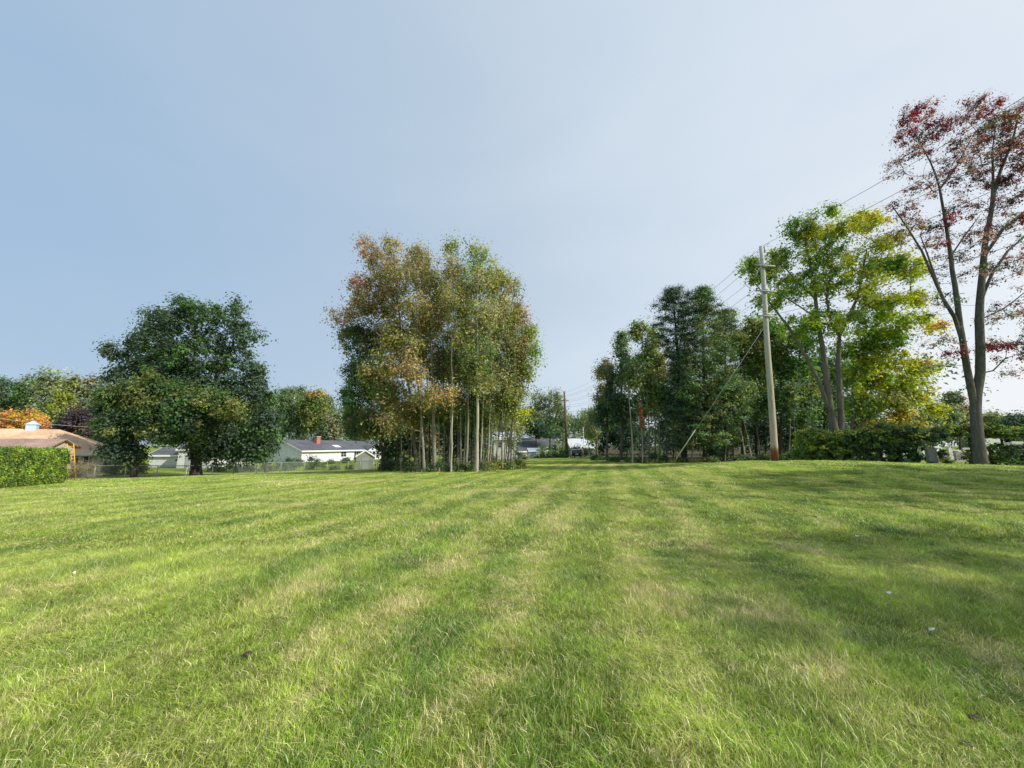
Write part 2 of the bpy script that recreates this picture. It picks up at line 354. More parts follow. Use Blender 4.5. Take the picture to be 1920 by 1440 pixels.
def vnoise(x, y, s, seed):
    r = np.random.default_rng(seed); t = r.random((64, 64)); X = x*s; Y = y*s
    xi = np.floor(X).astype(int); yi = np.floor(Y).astype(int); fx = X-xi; fy = Y-yi; fx = fx*fx*(3-2*fx); fy = fy*fy*(3-2*fy)
    g = lambda a, b: t[a % 64, b % 64]
    return (g(xi, yi)*(1-fx)+g(xi+1, yi)*fx)*(1-fy)+(g(xi, yi+1)*(1-fx)+g(xi+1, yi+1)*fx)*fy
# where the grass may not grow: under the hedge and far gardens
def scatter(y0, y1, step, jit, fov=1.42, seed=1):
    r = np.random.default_rng(seed); pts = []
    ys = np.arange(y0, y1, step)
    for y in ys:
        lim = fov*y+1.5; xs = np.arange(-lim, lim, step)
        pts.append(np.stack([xs+r.uniform(-jit, jit, len(xs)), y+r.uniform(-jit, jit, len(xs))], -1))
    q = np.concatenate(pts); z = gz_np(q[:, 0], q[:, 1])
    return q, z, r
def layer(name, label, patches, y0, y1, step, smin, smax, seed):
    q, z, r = scatter(y0, y1, step, step*.5, seed=seed)
    hmap = .6*vnoise(q[:, 0], q[:, 1], .9, 3)+.4*vnoise(q[:, 0], q[:, 1], 2.6, 5)
    hmap = np.clip((hmap-.25)/.5, 0, 1)
    scl = smin+(smax-smin)*hmap**1.5*(.8+.4*r.random(len(q)))
    rr = np.hypot(q[:, 0], q[:, 1]); k = np.clip(1-rr/90, 0, 1)
    z = z + k*(.012*np.sin(q[:, 0]*1.9+np.sin(q[:, 1]*1.3)*1.2)*np.cos(q[:, 1]*1.7+q[:, 0]*.6) + .02*np.sin(q[:, 0]*.7+1)*np.sin(q[:, 1]*.9))
    grass_layer(name, label, patches, np.column_stack([q, z]), r.random(len(q))*2*PI, scl, r.integers(0, len(patches), len(q)))
near = [blade_patch('grass_tuft', .30, 2300, .035, .125, .0027, 20+i, .45) for i in range(5)]
midp = [blade_patch('grass_tuft', .62, 3400, .035, .12, .0050, 30+i, .4) for i in range(5)]
farp = [blade_patch('grass_tuft', 1.5, 5200, .03, .085, .013, 40+i, .3) for i in range(4)]
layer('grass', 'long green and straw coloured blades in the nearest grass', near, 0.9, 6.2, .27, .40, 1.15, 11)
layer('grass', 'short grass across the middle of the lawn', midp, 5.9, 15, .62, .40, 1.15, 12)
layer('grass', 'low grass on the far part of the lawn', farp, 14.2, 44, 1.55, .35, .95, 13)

# ------------------------------------------------------------------ foliage
T = dict(dark=(.046, .074, .048), dkblue=(.028, .058, .038), mid=(.052, .10, .030), green=(.075, .135, .032), grey=(.085, .115, .055), olive=(.125, .135, .040), lolive=(.20, .20, .065),
         ygreen=(.20, .24, .030), yellow=(.36, .34, .030), gold=(.40, .29, .04), orange=(.40, .205, .07), peach=(.48, .27, .15), brown=(.19, .14, .08), dbrown=(.12, .09, .045), pink=(.27, .14, .17),
         red=(.21, .022, .05), dred=(.13, .015, .03), rust=(.34, .09, .03), purple=(.06, .042, .055), hedge=(.21, .30, .04), haze=(.15, .19, .13), hazel=(.20, .225, .13), vine=(.16, .20, .045), tan=(.24, .21, .12))  # haze tint: distance haze put into the far trees' leaf colour
for _k in T: T[_k] = tuple(x*(1.65 if _k in ('dark','dkblue') else 1.2 if _k in ('dred','purple') else 1.75 if _k in ('mid','olive','dbrown','brown','grey','green') else 1.5) for x in T[_k])
def leaf_geo(C, rad, n, size, cols, r, flat=.85, narrow=.55, jit=.17, up=.5):
    """C (m,3) cluster centres, rad (m,), n leaves each; returns V, F, tint"""
    m = len(C); n = int(n*1.25); idx = np.repeat(np.arange(m), n); k = len(idx)
    off = r.normal(0, 1, (k, 3)); off /= np.maximum(1e-6, np.linalg.norm(off, axis=1))[:, None]
    off *= np.minimum(np.abs(r.normal(0, .62, k))+.10, 1.22)[:, None]; off[:, 2] *= flat
    p = C[idx]+off*rad[idx][:, None]
    nrm = off*1.1+r.normal(0, .38, (k, 3)); nrm[:, 2] += up; nrm /= np.linalg.norm(nrm, axis=1)[:, None]
    a = r.normal(0, 1, (k, 3)); a -= (a*nrm).sum(1)[:, None]*nrm; a /= np.maximum(1e-6, np.linalg.norm(a, axis=1))[:, None]
    b = np.cross(nrm, a)
    s = size*(.6+.8*r.random(k)); s = s[:, None]
    V = np.stack([p-a*s*.5, p-b*s*narrow*.5+nrm*s*.10+a*s*.05, p+a*s*.5-nrm*s*.06, p+b*s*narrow*.5+nrm*s*.10+a*s*.05], 1)
    base = cols[idx]*np.exp(r.normal(0, jit, (k, 1)))*(1+r.normal(0, .06, (k, 3)))
    Tn = np.repeat(base[:, None, :], 4, 1)
    Fc = np.arange(k*4).reshape(k, 4)
    return V.reshape(-1, 3), Fc, np.clip(Tn.reshape(-1, 3), .004, .9)
def tube_np(chains):
    Vs = []; Fs = []; base = 0; ref0 = np.array([.31, .17, .93])
    for pts, rad in chains:
        pts = np.asarray(pts); n = len(pts); k = 10 if max(rad) > .12 else (6 if max(rad) > .035 else 4)
        t = np.empty_like(pts); t[1:-1] = pts[2:]-pts[:-2]; t[0] = pts[1]-pts[0]; t[-1] = pts[-1]-pts[-2]
        t /= np.maximum(1e-9, np.linalg.norm(t, axis=1))[:, None]
        mt = t.mean(0); ref = ref0 if abs(mt@ref0) < .85*np.linalg.norm(mt)+1e-9 else np.array([1., 0, 0])
        u = np.cross(t, ref); u /= np.maximum(1e-9, np.linalg.norm(u, axis=1))[:, None]; v = np.cross(t, u)
        an = np.arange(k)*2*PI/k
        ring = pts[:, None, :]+(u[:, None, :]*np.cos(an)[None, :, None]+v[:, None, :]*np.sin(an)[None, :, None])*np.asarray(rad)[:, None, None]
        Vs.append(ring.reshape(-1, 3)); i = np.arange(n-1)[:, None]*k+base; j = np.arange(k)[None, :]; j2 = (j+1) % k
        Fs.append(np.stack([i+j, i+j2, i+j2+k, i+j+k], -1).reshape(-1, 4)); base += n*k
    return np.concatenate(Vs), np.concatenate(Fs)
def skeleton(stems, clusters, r, tip=.012, ex=2.35, rise=.5, wig=.08, twig=5, twl=.8):
    """stems: list of (points, r0, r1); clusters sorted outward. Limbs grow from the stems to every cluster."""
    pos = []; par = []; prof = []
    def find(p): 
        d = np.linalg.norm(np.array(pos)-p, axis=1); return int(d.argmin())
    for si, (pts, r0, r1) in enumerate(stems):
        pts = [np.array(p, float) for p in pts]; dens = [pts[0]]
        for a, b in zip(pts[:-1], pts[1:]):
            n = max(1, int(np.linalg.norm(b-a)/.8))
            for q in range(1, n+1): dens.append(a+(b-a)*q/n + (r.normal(0, .018, 3) if q < n else 0))
        last = -1 if si == 0 else find(dens[0])
        for q, p in enumerate(dens):
            if si > 0 and q == 0: continue
            f = q/max(1, len(dens)-1)
            pos.append(p); par.append(last); prof.append(r0+(r1-r0)*f + (r0*.35*math.exp(-q*1.6)*.7 if si == 0 else 0)); last = len(pos)-1
    nst = len(pos)
    A = np.array(pos); 
    if len(clusters):
        d0 = np.min(np.linalg.norm(clusters[:, None, :]-A[None], axis=2), axis=1); order = np.argsort(d0)
        buf = np.empty((nst+len(clusters)*14, 3)); buf[:nst] = A; cnt = nst
        for ci in order:
            c = clusters[ci]; d = c-buf[:cnt]; dist = np.linalg.norm(d, axis=1)
            pen = np.maximum(0, -(d[:, 2])+rise*dist*.55)*1.1
            j = int((dist+pen).argmin()); a = buf[j].copy(); dd = dist[j]
            if dd < .25: continue
            n = min(12, max(2, int(dd/.6))); ctrl = (a+c)/2+np.array([0, 0, -.10*dd])+r.normal(0, wig*dd, 3)
            last = j
            for q in range(1, n+1):
                t = q/n; p = a*(1-t)**2+2*ctrl*t*(1-t)+c*t*t
                if q < n: p = p+r.normal(0, .03*min(dd, 2), 3)
                buf[cnt] = p; pos.append(p); par.append(last); prof.append(0); last = cnt; cnt += 1
    n = len(pos); s = np.zeros(n); rad = np.zeros(n); kids = [[] for _ in range(n)]
    for i in range(n-1, -1, -1):
        ri = max(tip, s[i]**(1/ex) if s[i] > 0 else tip)
        if prof[i] > 0: ri = prof[i]
        rad[i] = ri
        if par[i] >= 0:
            s[par[i]] += ri**ex; kids[par[i]].append(i)
            if par[i] < nst and i >= nst: rad[i] = min(rad[i], .6*max(prof[par[i]], tip*1.5))
    # a limb never thicker than what carries it
    for i in range(n):
        if par[i] >= 0 and i >= nst: rad[i] = min(rad[i], rad[par[i]])
    chains = []; starts = [0]
    while starts:
        s0 = starts.pop(); ch = [s0]; cur = s0
        while kids[cur]:
            kk = sorted(kids[cur], key=lambda q: -rad[q])
            starts += kk[1:]; cur = kk[0]; ch.append(cur)
        pts = [pos[i] for i in ch]; rr = [rad[i] for i in ch]
        if par[s0] >= 0: pts = [pos[par[s0]]]+pts; rr = [rr[0]]+rr
        rr[-1] = rr[-1]*.5
        if len(pts) > 1: chains.append((pts, rr))
    if len(clusters) and twig:
        for c in clusters:
            for _ in range(twig):
                d = r.normal(0, 1, 3); d[2] = abs(d[2])*.8+.1; d /= np.linalg.norm(d); q = c+d*twl*(.5+.6*r.random())
                chains.append(([c, (c+q)/2+r.normal(0, .05, 3), q], [tip*.75, tip*.5, tip*.25]))
    return tube_np(chains)
def lobe_clusters(lobes, Y, dens, r, rc):
    """lobes: (px, py, rx, ry, tint[, depth offset[, depth radius m[, density factor]]]) in photo pixels at depth Y"""
    C = []; R = []; K = []
    for lb in lobes:
        px, py, rx, ry, tn = lb[:5]; off = lb[5] if len(lb) > 5 else 0; dr = lb[6] if len(lb) > 6 else None; df = lb[7] if len(lb) > 7 else 1
        Yc = Y+off; c = np.array(P(px, py, Yc)); ax = rx*Yc/F; az = ry*Yc/F; ay = dr if dr else .75*(ax+az)/2+.3
        n = max(4, int(dens*df*(ax*az+ax*ay+ay*az)/(rc*rc*.50)))
        d = r.normal(0, 1, (n, 3)); d /= np.linalg.norm(d, axis=1)[:, None]; rr = (.35+.65*r.random(n)**.55)
        ph = r.random(6)*6.3; rr = rr*(1+.16*np.sin(3*d[:,0]*2+ph[0])*np.sin(3*d[:,2]*2+ph[1])+.12*np.sin(9*d[:,0]+ph[2])*np.sin(8*d[:,2]+ph[3]+3*d[:,1])); rr = np.clip(rr, 0, 1.22)
        q = d*rr[:, None]*np.array([max(ax-rc*.55, ax*.4), max(ay-rc*.55, ay*.4), max(az-rc*.45, az*.4)])
        C.append(c+q); R.append(rc*(.6+.7*r.random(n)))
        tt = [T[x] for x in (tn if isinstance(tn, (list, tuple)) else [tn])]; ch = r.integers(0, len(tt), n)
        K.append(np.array(tt)[ch]*np.exp(r.normal(0, .20, (n, 1))))
    return np.concatenate(C), np.concatenate(R), np.concatenate(K)
def tree(name, label, cat, Y, stems, lobes, bark=None, leaf=.22, nleaf=60, rc=1.0, dens=1.0, group=None, mat=None, flat=.85, narrow=.55, seed=None, tip=.012, ex=2.35, up=.5, rise=.5, jit=.16, crown_name='crown', wig=.08, light=1.0):
    """stems: [( [(px,py[,dY])...], r0, r1 ), ...]; the first point of the first stem is set on the ground"""
    r = np.random.default_rng(seed if seed is not None else abs(hash(label)) % 99991 if False else sum(ord(c)*(i+1) for i, c in enumerate(label)) % 99991)
    st = []
    for si, (pts, r0, r1) in enumerate(stems):
        w3 = []
        for q, pt in enumerate(pts):
            dY = pt[2] if len(pt) > 2 else 0
            v = P(pt[0], pt[1], Y+dY)
            if si == 0 and q == 0: v = Vector((v.x, v.y, gz(v.x, v.y)-.08))
            w3.append(np.array(v))
        st.append((w3, r0, r1))
    C, R, K = lobe_clusters(lobes, Y, dens, r, rc)
    gzc = gz_np(C[:, 0], C[:, 1]); ok = C[:, 2] > gzc+.25; C, R, K = C[ok], R[ok], K[ok]
    base = Vector(st[0][0][0]); e = empty(name, base); tag(e, label, cat, group)
    V, Fc = skeleton(st, C, r, tip=tip, ex=ex, rise=rise, wig=wig, twl=rc)
    link('trunk', np_mesh('trunk', V-np.array(base), Fc, smooth=True), bark or B_MID, e)
    K = K*light; V, Fc, tn = leaf_geo(C, R, nleaf, leaf, K, r, flat=flat, narrow=narrow, up=up, jit=jit)
    link(crown_name, np_mesh(crown_name, V-np.array(base), Fc, tn), mat or LEAF, e)
    return e
def bush(name, label, cat, px, Y, wpx, hpx, tn, leaf=.14, nleaf=45, rc=.45, group=None, dens=1.3, base_off=0.0, **kw):
    g = G(px, Y); top = hpx*Y/F; ax = wpx*Y/F
    r = np.random.default_rng(int(px*7+Y*13) % 9999)
    n = max(8, int(dens*(ax*top*2+ax*ax)/(rc*rc*2.0)))
    d = r.normal(0, 1, (n, 3)); d /= np.linalg.norm(d, axis=1)[:, None]; d[:, 2] = np.abs(d[:, 2])*1.0
    rr = .45+.55*r.random(n)**.5
    C = np.array([g.x, g.y, g.z+.1])+d*rr[:, None]*np.array([max(.2, ax-rc*.5), max(.3, ax*.7), max(.2, top-rc*.5)])
    R = rc*(.7+.6*r.random(n)); tt = np.array([T[x] for x in (tn if isinstance(tn, (list, tuple)) else [tn])]); K = tt[r.integers(0, len(tt), n)]*np.exp(r.normal(0, .2, (n, 1)))
    e = empty(name, g); tag(e, label, cat, group); b = np.array(g)
    stems = [([b-np.array([0, 0, .05]), b+np.array([.02, 0, top*.35])], .03, .02)]
    V, Fc = skeleton(stems, C, r, tip=.007, rise=.2); link('stem', np_mesh('stem', V-b, Fc, smooth=True), B_DARK, e)
    V, Fc, tnn = leaf_geo(C, R, nleaf, leaf, K, r, **kw); link('foliage', np_mesh('foliage', V-b, Fc, tnn), LEAF, e)
    return e
# ------------------------------------------------------------------ left side trees
tree('oak_tree', 'tall dark green spreading tree with a thick trunk behind the chain link fence', 'tree', 42,
     [([(368,886),(368,850),(370,800),(372,740),(368,690),(366,640),(366,600)], .52, .10), ([(370,800),(345,745),(315,690),(300,640)], .24, .05), ([(372,760),(410,700),(435,655),(440,610)], .22, .05), ([(371,730),(320,700),(260,680),(230,660)], .15, .04)],
     [(366,592,60,42,('dark','mid'),0,None,.6),(310,606,42,38,'dark',0,None,.6),(432,600,40,44,('dark','mid'),0,None,.6),(278,640,38,44,('dark','mid'),0,None,.6),(288,600,30,30,'dark',0,None,.5),(345,575,34,26,('mid','dark'),0,None,.5),(220,662,38,30,'dark',0,None,.55),(255,652,32,20,'dark',0,None,.5),(466,640,32,42,'dark',0,None,.5),(470,702,32,46,('dark','mid'),0,None,.6),(372,668,90,58,('dark','dark','mid'),0,None,.75),
      (300,690,70,45,'dark'),(385,745,90,50,('dark','mid')),(430,800,75,48,('dark','mid','grey')),(400,840,55,30,('dark','grey')),(455,845,45,30,('mid','dark')),(340,812,42,30,'dark'),(365,670,125,105,('dark','mid'),0,None,.35),(250,705,70,46,('dark','mid'),0,None,.7),(475,745,44,46,('dark','mid'),0,None,.8),(505,800,26,40,('dark','mid')),(490,850,26,22,('dark','mid'))],
     B_DARK, leaf=.30, nleaf=80, rc=1.15, dens=1.25)
tree('maple_tree', 'olive tinged low tree beside the tan roofed house left of the tall dark tree', 'tree', 38,
     [([(252,884),(254,850),(262,800),(280,760),(300,730)], .24, .07), ([(258,810),(240,770),(230,750)], .14, .04), ([(264,800),(330,760),(380,745)], .14, .04)],
     [(235,742,50,34,('olive','mid')),(290,735,55,40,('mid','olive')),(325,728,45,28,('olive','mid','mid')),(385,752,62,26,('olive','mid','mid')),(425,768,38,20,('olive','olive')),(230,790,52,44,('dark','mid')),(300,790,70,48,('dark','mid')),(355,790,50,36,('dark','mid')),(215,840,32,28,'dark'),(238,850,44,24,'dark'),(200,745,26,30,('mid','dark')),(215,800,40,30,('mid','dark')),(320,780,110,70,('dark','mid','olive'),0,None,.3)],
     B_DARK, leaf=.27, nleaf=80, rc=1.0, dens=1.25)
tree('maple_tree', 'dark rounded tree right of the tall spreading tree by the white ranch house', 'tree', 50,
     [([(500,880),(500,840),(500,790)], .22, .06)], [(490,790,40,42,('dark','mid')),(500,832,28,34,'dark'),(470,845,34,26,'dark'),(490,755,30,24,('mid','grey'))],
     B_DARK, leaf=.30, nleaf=80, rc=1.1, dens=1.3)
LW = [('dark green tree at the left edge of the far woods', 15, 88, ('mid','dark','haze'), [(15,745,42,45),(10,800,45,45)]),
      ('grey green tree beside the pale one in the far left woods', 55, 86, ('mid','haze','green'), [(55,735,30,32),(50,790,40,45)]),
      ('tall pale yellow green tree topping the far left woods', 98, 82, ('hazel','lolive','haze'), [(98,722,30,34),(100,775,34,45)]),
      ('olive tree just right of the tall pale tree in the far left woods', 138, 80, ('haze','olive','lolive'), [(135,732,26,32),(140,780,30,40)]),
      ('brown tinged tree top beside the tall dark spreading tree', 172, 82, ('dbrown','olive','haze'), [(170,732,28,30),(175,780,32,40)]),
      ('dull green tree half hidden behind the tall dark spreading tree', 205, 84, ('mid','haze'), [(205,745,28,30),(208,800,32,40)])]
for lab, x, Y, tn, lb in LW:
    tree('forest_tree', lab, 'tree', Y, [([(x,872),(x,820),(x+1,lb[0][1])], .3, .08)], [(a,b,c,d,tn) for a, b, c, d in lb], B_DARK, leaf=.55, nleaf=60, rc=1.9, dens=1.3, group='trees of the far left woods')
tree('young_tree', 'narrow light green tree behind the purple leaved tree', 'tree', 64, [([(116,872),(116,800),(117,740)], .14, .04)], [(117,752,15,28,('lolive','ygreen')),(110,785,20,24,('lolive','green'))], B_DARK, leaf=.35, nleaf=60, rc=1.0, dens=1.3)
tree('autumn_tree', 'bright orange rounded tree behind the tan roofed house', 'tree', 60, [([(50,872),(50,830),(50,795)], .2, .06)], [(40,790,42,22,('orange','orange','gold')),(78,800,24,17,('orange','gold')),(15,798,22,18,('orange','peach'))], B_DARK, leaf=.32, nleaf=80, rc=1.0, dens=1.5)
tree('plum_tree', 'dark purple leaved tree behind the tan roofed house', 'tree', 54, [([(152,875),(152,830),(152,785)], .18, .05)], [(152,790,38,26,'purple'),(125,802,24,20,'purple'),(175,812,30,30,('purple','dbrown'))], B_DARK, leaf=.3, nleaf=80, rc=1.0, dens=1.4)
tree('conifer_tree', 'small dark green evergreen at the right end of the tan roofed house', 'tree', 50, [([(205,880),(205,830)], .12, .04)], [(205,850,26,28,('dark','dkblue')),(190,825,18,20,('dark','mid'))], B_DARK, leaf=.3, nleaf=80, rc=.9, dens=1.4)
MW = [('grey green rounded tree behind the left end of the white ranch house', 530, 112, ('haze','grey','mid'), [(520,765,45,40),(560,790,45,30),(505,810,30,25)]),
      ('dull green tree top rising behind the orange tinged tree', 560, 125, ('haze','mid'), [(560,748,38,28),(600,760,40,30)]),
      ('green tree with an orange tinged top behind the ranch house chimney', 600, 108, ('olive','green','lolive'), [(585,765,36,32),(600,795,36,28)]),
      ('pale brown topped tree left of the tree clump', 628, 104, ('brown','olive','haze'), [(628,790,24,26),(615,815,35,18)]),
      ('dull olive tree behind the right end of the ranch house', 665, 118, ('olive','mid'), [(655,790,34,36),(690,800,35,30)])]
for lab, x, Y, tn, lb in MW:
    tree('forest_tree', lab, 'tree', Y, [([(x,862),(x,820),(x+1,lb[0][1])], .3, .08)], [(a,b,c,d,tn) for a, b, c, d in lb]+([(592,744,24,14,('orange','brown','lolive'))] if x == 600 else []), B_DARK, leaf=.62, nleaf=65, rc=2.1, dens=1.5, group='trees behind the white ranch house')

# ------------------------------------------------------------------ middle clump: slim trunks standing close together
def clump(label, px, Y, r0, top, lobes, bark=B_GREY, lean=0, **kw):
    base = 835+(CZ-gz(XR(px)*Y, Y))/Y*F
    ty = top
    r0 *= .62; st = [([(px,base),(px+lean*.3+1,(base*2+ty)/3),(px+lean*.7-1,(base+ty*2)/3),(px+lean,ty)], r0, r0*.22)]
    d = dict(leaf=.17, nleaf=46, rc=.8, dens=1.0, group='trees of the middle clump', tip=.010); d['light'] = 1.3; d['flat'] = 1.15; d.update(kw); d['dens'] *= 1.6
    return tree('woodland_tree', label, 'tree', Y, st, lobes, bark, **d)
clump('dark trunked green maple at the left edge of the middle clump', 719, 31, .26, 660, [(682,690,46,36,('dark','mid')),(665,742,34,46,('mid','dark','green')),(708,735,46,46,('mid','green','dbrown')),(660,620,30,20,'dark'),(692,640,44,32,('dark','mid','dbrown')),(665,790,32,34,('mid','dark')),(705,795,44,30,('dbrown','mid','dark'))], B_DARK, dens=1.35, lean=-8)
clump('tall sparse brown tree leaning left out of the middle clump', 782, 29, .22, 470, [(690,470,34,34,('brown','pink','olive'),0,1.6,.6),(722,500,42,40,('brown','olive','brown'),0,2,.8),(735,455,26,16,('brown','olive'),0,1.2,.6),(645,592,40,22,('pink','brown'),0,1.5,.6),(690,570,48,34,('brown','olive','dbrown')),(680,530,30,24,('pink','brown'),0,1.4,.6),(735,560,40,50,('dbrown','olive','brown'))], B_MID, lean=-45, nleaf=34, rc=.75, leaf=.17)
clump('orange and peach leaved tree at the front of the middle clump', 796, 26.5, .16, 580, [(780,580,44,32,('brown','brown','olive','brown'),-.5,1.6,.8),(745,625,45,30,('olive','dbrown','brown')),(778,697,46,30,('brown','peach','brown','brown','olive'),-1,1.4,.7),(755,655,60,50,('brown','olive','lolive'),-.5,1.8,.6),(740,690,36,26,('lolive','brown','peach'),-.5),(832,740,42,24,('peach','brown','olive','tan'),-1,1.4,.6),(790,745,44,28,('peach','brown','olive'),-.8,1.4,.7),(735,790,40,40,('olive','dbrown','brown'),-.5,1.4,.6),(700,700,36,24,('olive','brown')),(720,740,34,26,('dbrown','olive','mid'))], B_GREY, lean=-22, dens=1.1, leaf=.18)
clump('thick grey trunk carrying olive brown leaves left of the clump middle', 815, 27.5, .23, 460, [(785,482,36,34,('brown','olive','brown'),0,1.6,.8),(800,530,42,42,('brown','olive','dbrown'),0,2,.9),(810,600,42,44,('olive','dbrown','brown')),(760,520,34,28,('brown','olive'),0,1.5,.8)], B_GREY, lean=-12, nleaf=38, leaf=.17)
clump('slim pale trunk in front with a rusty tinted crown in the clump middle', 846, 26, .12, 480, [(845,500,30,34,('brown','olive'),0,1.4,.8),(850,560,36,42,('brown','olive'),0,1.6,.9),(862,625,34,40,('olive','brown'))], B_PALE, lean=3, nleaf=36, leaf=.16)
clump('slender tree with a green tuft at its top in the clump middle', 864, 28, .12, 460, [(850,468,24,20,('grey','green','lolive'),0,1.2,.8),(862,520,26,32,('mid','grey','olive'),0,1.4,.9),(868,590,28,42,('green','ygreen','mid')),(862,670,32,38,('green','mid'))], B_MID, lean=-6, nleaf=40, leaf=.17)
clump('thickest pale trunk standing at the front of the middle clump', 893, 26, .20, 470, [(896,478,32,26,('grey','green','lolive'),0,1.4,.75),(905,520,40,36,('grey','olive','tan'),0,1.8,.8),(900,590,46,44,('grey','olive','tan')),(895,660,46,44,('grey','olive','mid')),(905,720,36,34,('olive','lolive'))], B_PALE, lean=4, nleaf=40, leaf=.17)
clump('pale twin stem close behind the thickest trunk', 901, 27.5, .11, 520, [(925,520,30,28,('lolive','olive'),0,1.5,.8),(922,590,40,46,('grey','olive','tan')),(915,670,36,44,('grey','olive','tan'))], B_PALE, lean=14, nleaf=38, leaf=.17)
clump('olive gold topped tree right of the thickest trunk', 918, 28, .12, 500, [(938,540,36,36,('lolive','olive','brown'),0,1.6,.9),(950,590,38,36,('olive','lolive','brown')),(950,650,40,44,('dbrown','olive','grey'))], B_GREY, lean=24, nleaf=40, leaf=.17)
clump('tree with a thin brown crown on the upper right of the clump', 929, 29, .12, 540, [(965,540,22,30,('brown','grey'),0,1.2,.6),(975,590,24,34,('brown','pink','grey'),0,1.4,.7),(978,650,26,38,('dbrown','olive','brown')),(968,710,34,34,('dbrown','olive','grey'))], B_GREY, lean=34, nleaf=36, leaf=.17)
clump('yellow green tree on the right edge of the middle clump', 951, 28.5, .13, 600, [(996,625,18,26,('ygreen','lolive')),(1003,665,14,28,('ygreen','green')),(988,700,22,28,('ygreen','olive')),(975,745,28,24,('lolive','olive')),(975,775,30,16,('ygreen','yellow','olive')),(945,770,26,26,('lolive','olive','grey'))], B_MID, lean=30, nleaf=42, leaf=.17)
for lab, x, Y, r0, top, ln, bk, lb in [
        ('brown leaning tree filling the upper left of the clump', 770, 30.5, .10, 560, -30, B_MID, [(705,570,66,100,('olive','brown','dbrown'),0,2.2,.75),(660,640,40,40,('dark','mid','dbrown'),0,2,.7),(690,790,44,36,('dbrown','mid'),0,2,.7),(740,500,60,60,('brown','olive','brown'),0,2,.35),(715,690,64,70,('dbrown','olive','mid'),0,2,.6)]),
        ('olive tree filling the middle of the clump behind the rusty crown', 840, 31, .10, 540, 0, B_MID, [(800,560,70,100,('olive','dbrown','brown'),0,2.4,.65),(800,782,60,20,('dbrown','olive','mid'),0,1.8,.8),(840,660,70,70,('olive','mid','brown'),0,2.2,.6),(830,760,60,50,('mid','dark','olive'),0,2,.6)]),
        ('grey green tree filling the right middle of the clump', 910, 31.5, .10, 540, 10, B_GREY, [(900,560,76,100,('grey','olive','lolive'),0,2.4,.70),(890,790,60,24,('olive','grey','mid'),0,1.8,.8),(920,670,70,80,('grey','olive','tan'),0,2.2,.6),(920,770,50,60,('grey','olive','lolive'),0,2,.5)]),
        ('brown grey tree along the right edge of the clump', 946, 31, .08, 600, 26, B_GREY, [(965,640,42,90,('olive','brown','grey'),0,2,.7),(985,660,26,60,('ygreen','lolive','olive'),0,1.6,.6),(960,800,34,44,('lolive','olive','grey'),0,1.6,.5)])]: clump(lab, x, Y, r0, top, lb, bk, lean=ln, nleaf=44, leaf=.17)
MORE = [('dark leaning stem behind the peach coloured foliage', 806, 31, .13, 640, -6, B_DARK, [(780,640,40,40,('dbrown','mid','olive')),(770,770,34,30,('mid','dark'))]),
        ('slim grey trunk just left of the rusty crowned tree', 832, 30, .12, 560, 0, B_GREY, [(830,570,36,40,('olive','dbrown','lolive')),(835,680,40,44,('dbrown','mid','olive'))]),
        ('thin dark stem near the centre of the clump', 855, 32, .10, 640, 2, B_DARK, [(860,720,40,40,('mid','dark','olive')),(855,640,34,34,('mid','olive'))]),
        ('bent grey trunk left of the thickest pale one', 874, 27, .15, 560, 10, B_GREY, [(880,550,32,36,('grey','olive','brown')),(880,700,36,40,('lolive','olive','grey'))]),
        ('straight dark trunk half hidden left of the thickest pale one', 884, 31, .13, 600, 0, B_DARK, [(885,630,36,40,('olive','brown')),(892,760,36,26,('mid','dark'))]),
        ('leaning thin stem right of the thickest trunk', 924, 30, .08, 640, -12, B_PALE, [(925,700,34,40,('grey','olive','tan')),(930,755,28,26,('olive','lolive'))]),
        ('dark slim trunk near the right edge of the clump', 940, 27.5, .10, 650, 4, B_MID, [(940,700,30,40,('grey','olive','brown')),(955,740,26,26,('olive','lolive'))]),
        ('thin grey trunk third from the right edge of the clump', 957, 30, .10, 660, 6, B_GREY, [(968,680,26,40,('grey','dbrown','olive'))]),
        ('pale thin stem left of the dark shaded gap in the clump', 786, 28.5, .09, 620, 8, B_PALE, [(800,660,34,36,('dbrown','olive')),(760,650,36,34,('dbrown','brown'))]),
        ('whitish sapling between the dark maple and the grey trunks', 752, 29, .06, 700, -2, B_PALE, [(745,740,36,34,('dbrown','olive','mid')),(765,785,30,28,('dbrown','gold','olive'))]),
        ('thin sapling beside the dark maple trunk', 744, 31, .05, 720, 2, B_MID, [(735,780,34,28,('mid','dbrown','dark'))])]
for i, (x, Y, ln, lab) in enumerate([(770,29.5,4,'thin pale stem at the left foot of the grey trunks'),(801,28.2,6,'thin pale stem between the two grey trunks'),(823,29,-3,'thin stem right of the thick grey trunk'),(842,27.6,5,'thin leaning stem behind the rusty crowned tree'),(859,29.4,-5,'thin dark stem left of the bent grey trunk'),
        (869,28.6,9,'thin pale stem crossing the bent grey trunk'),(888,30,3,'thin stem hiding left of the thickest trunk'),(907,28.8,-5,'thin pale stem leaning left just right of the thickest trunk'),(914,27.4,8,'short leaning stem right of the thickest trunk'),(934,28.2,-14,'thin stem leaning left toward the thickest trunk'),
        (945,29,6,'thin upright stem near the right edge of the clump'),(962,28.6,5,'outermost thin pale stem on the right of the clump')]):
    MORE.append((lab, x, Y, .06+.012*(i % 3), 650+12*(i % 4), ln, (B_PALE, B_GREY, B_PALE)[i % 3], [(x+ln,690+10*(i % 3),26,36,('olive','dbrown','grey'),0,1.4,.45),(x+ln*.6,765,18,20,('olive','grey'),0,1,.4)]))
for lab, x, Y, r0, top, ln, bk, lb in MORE: clump(lab, x, Y, r0, top, lb, bk, lean=ln, nleaf=44, dens=1.05)
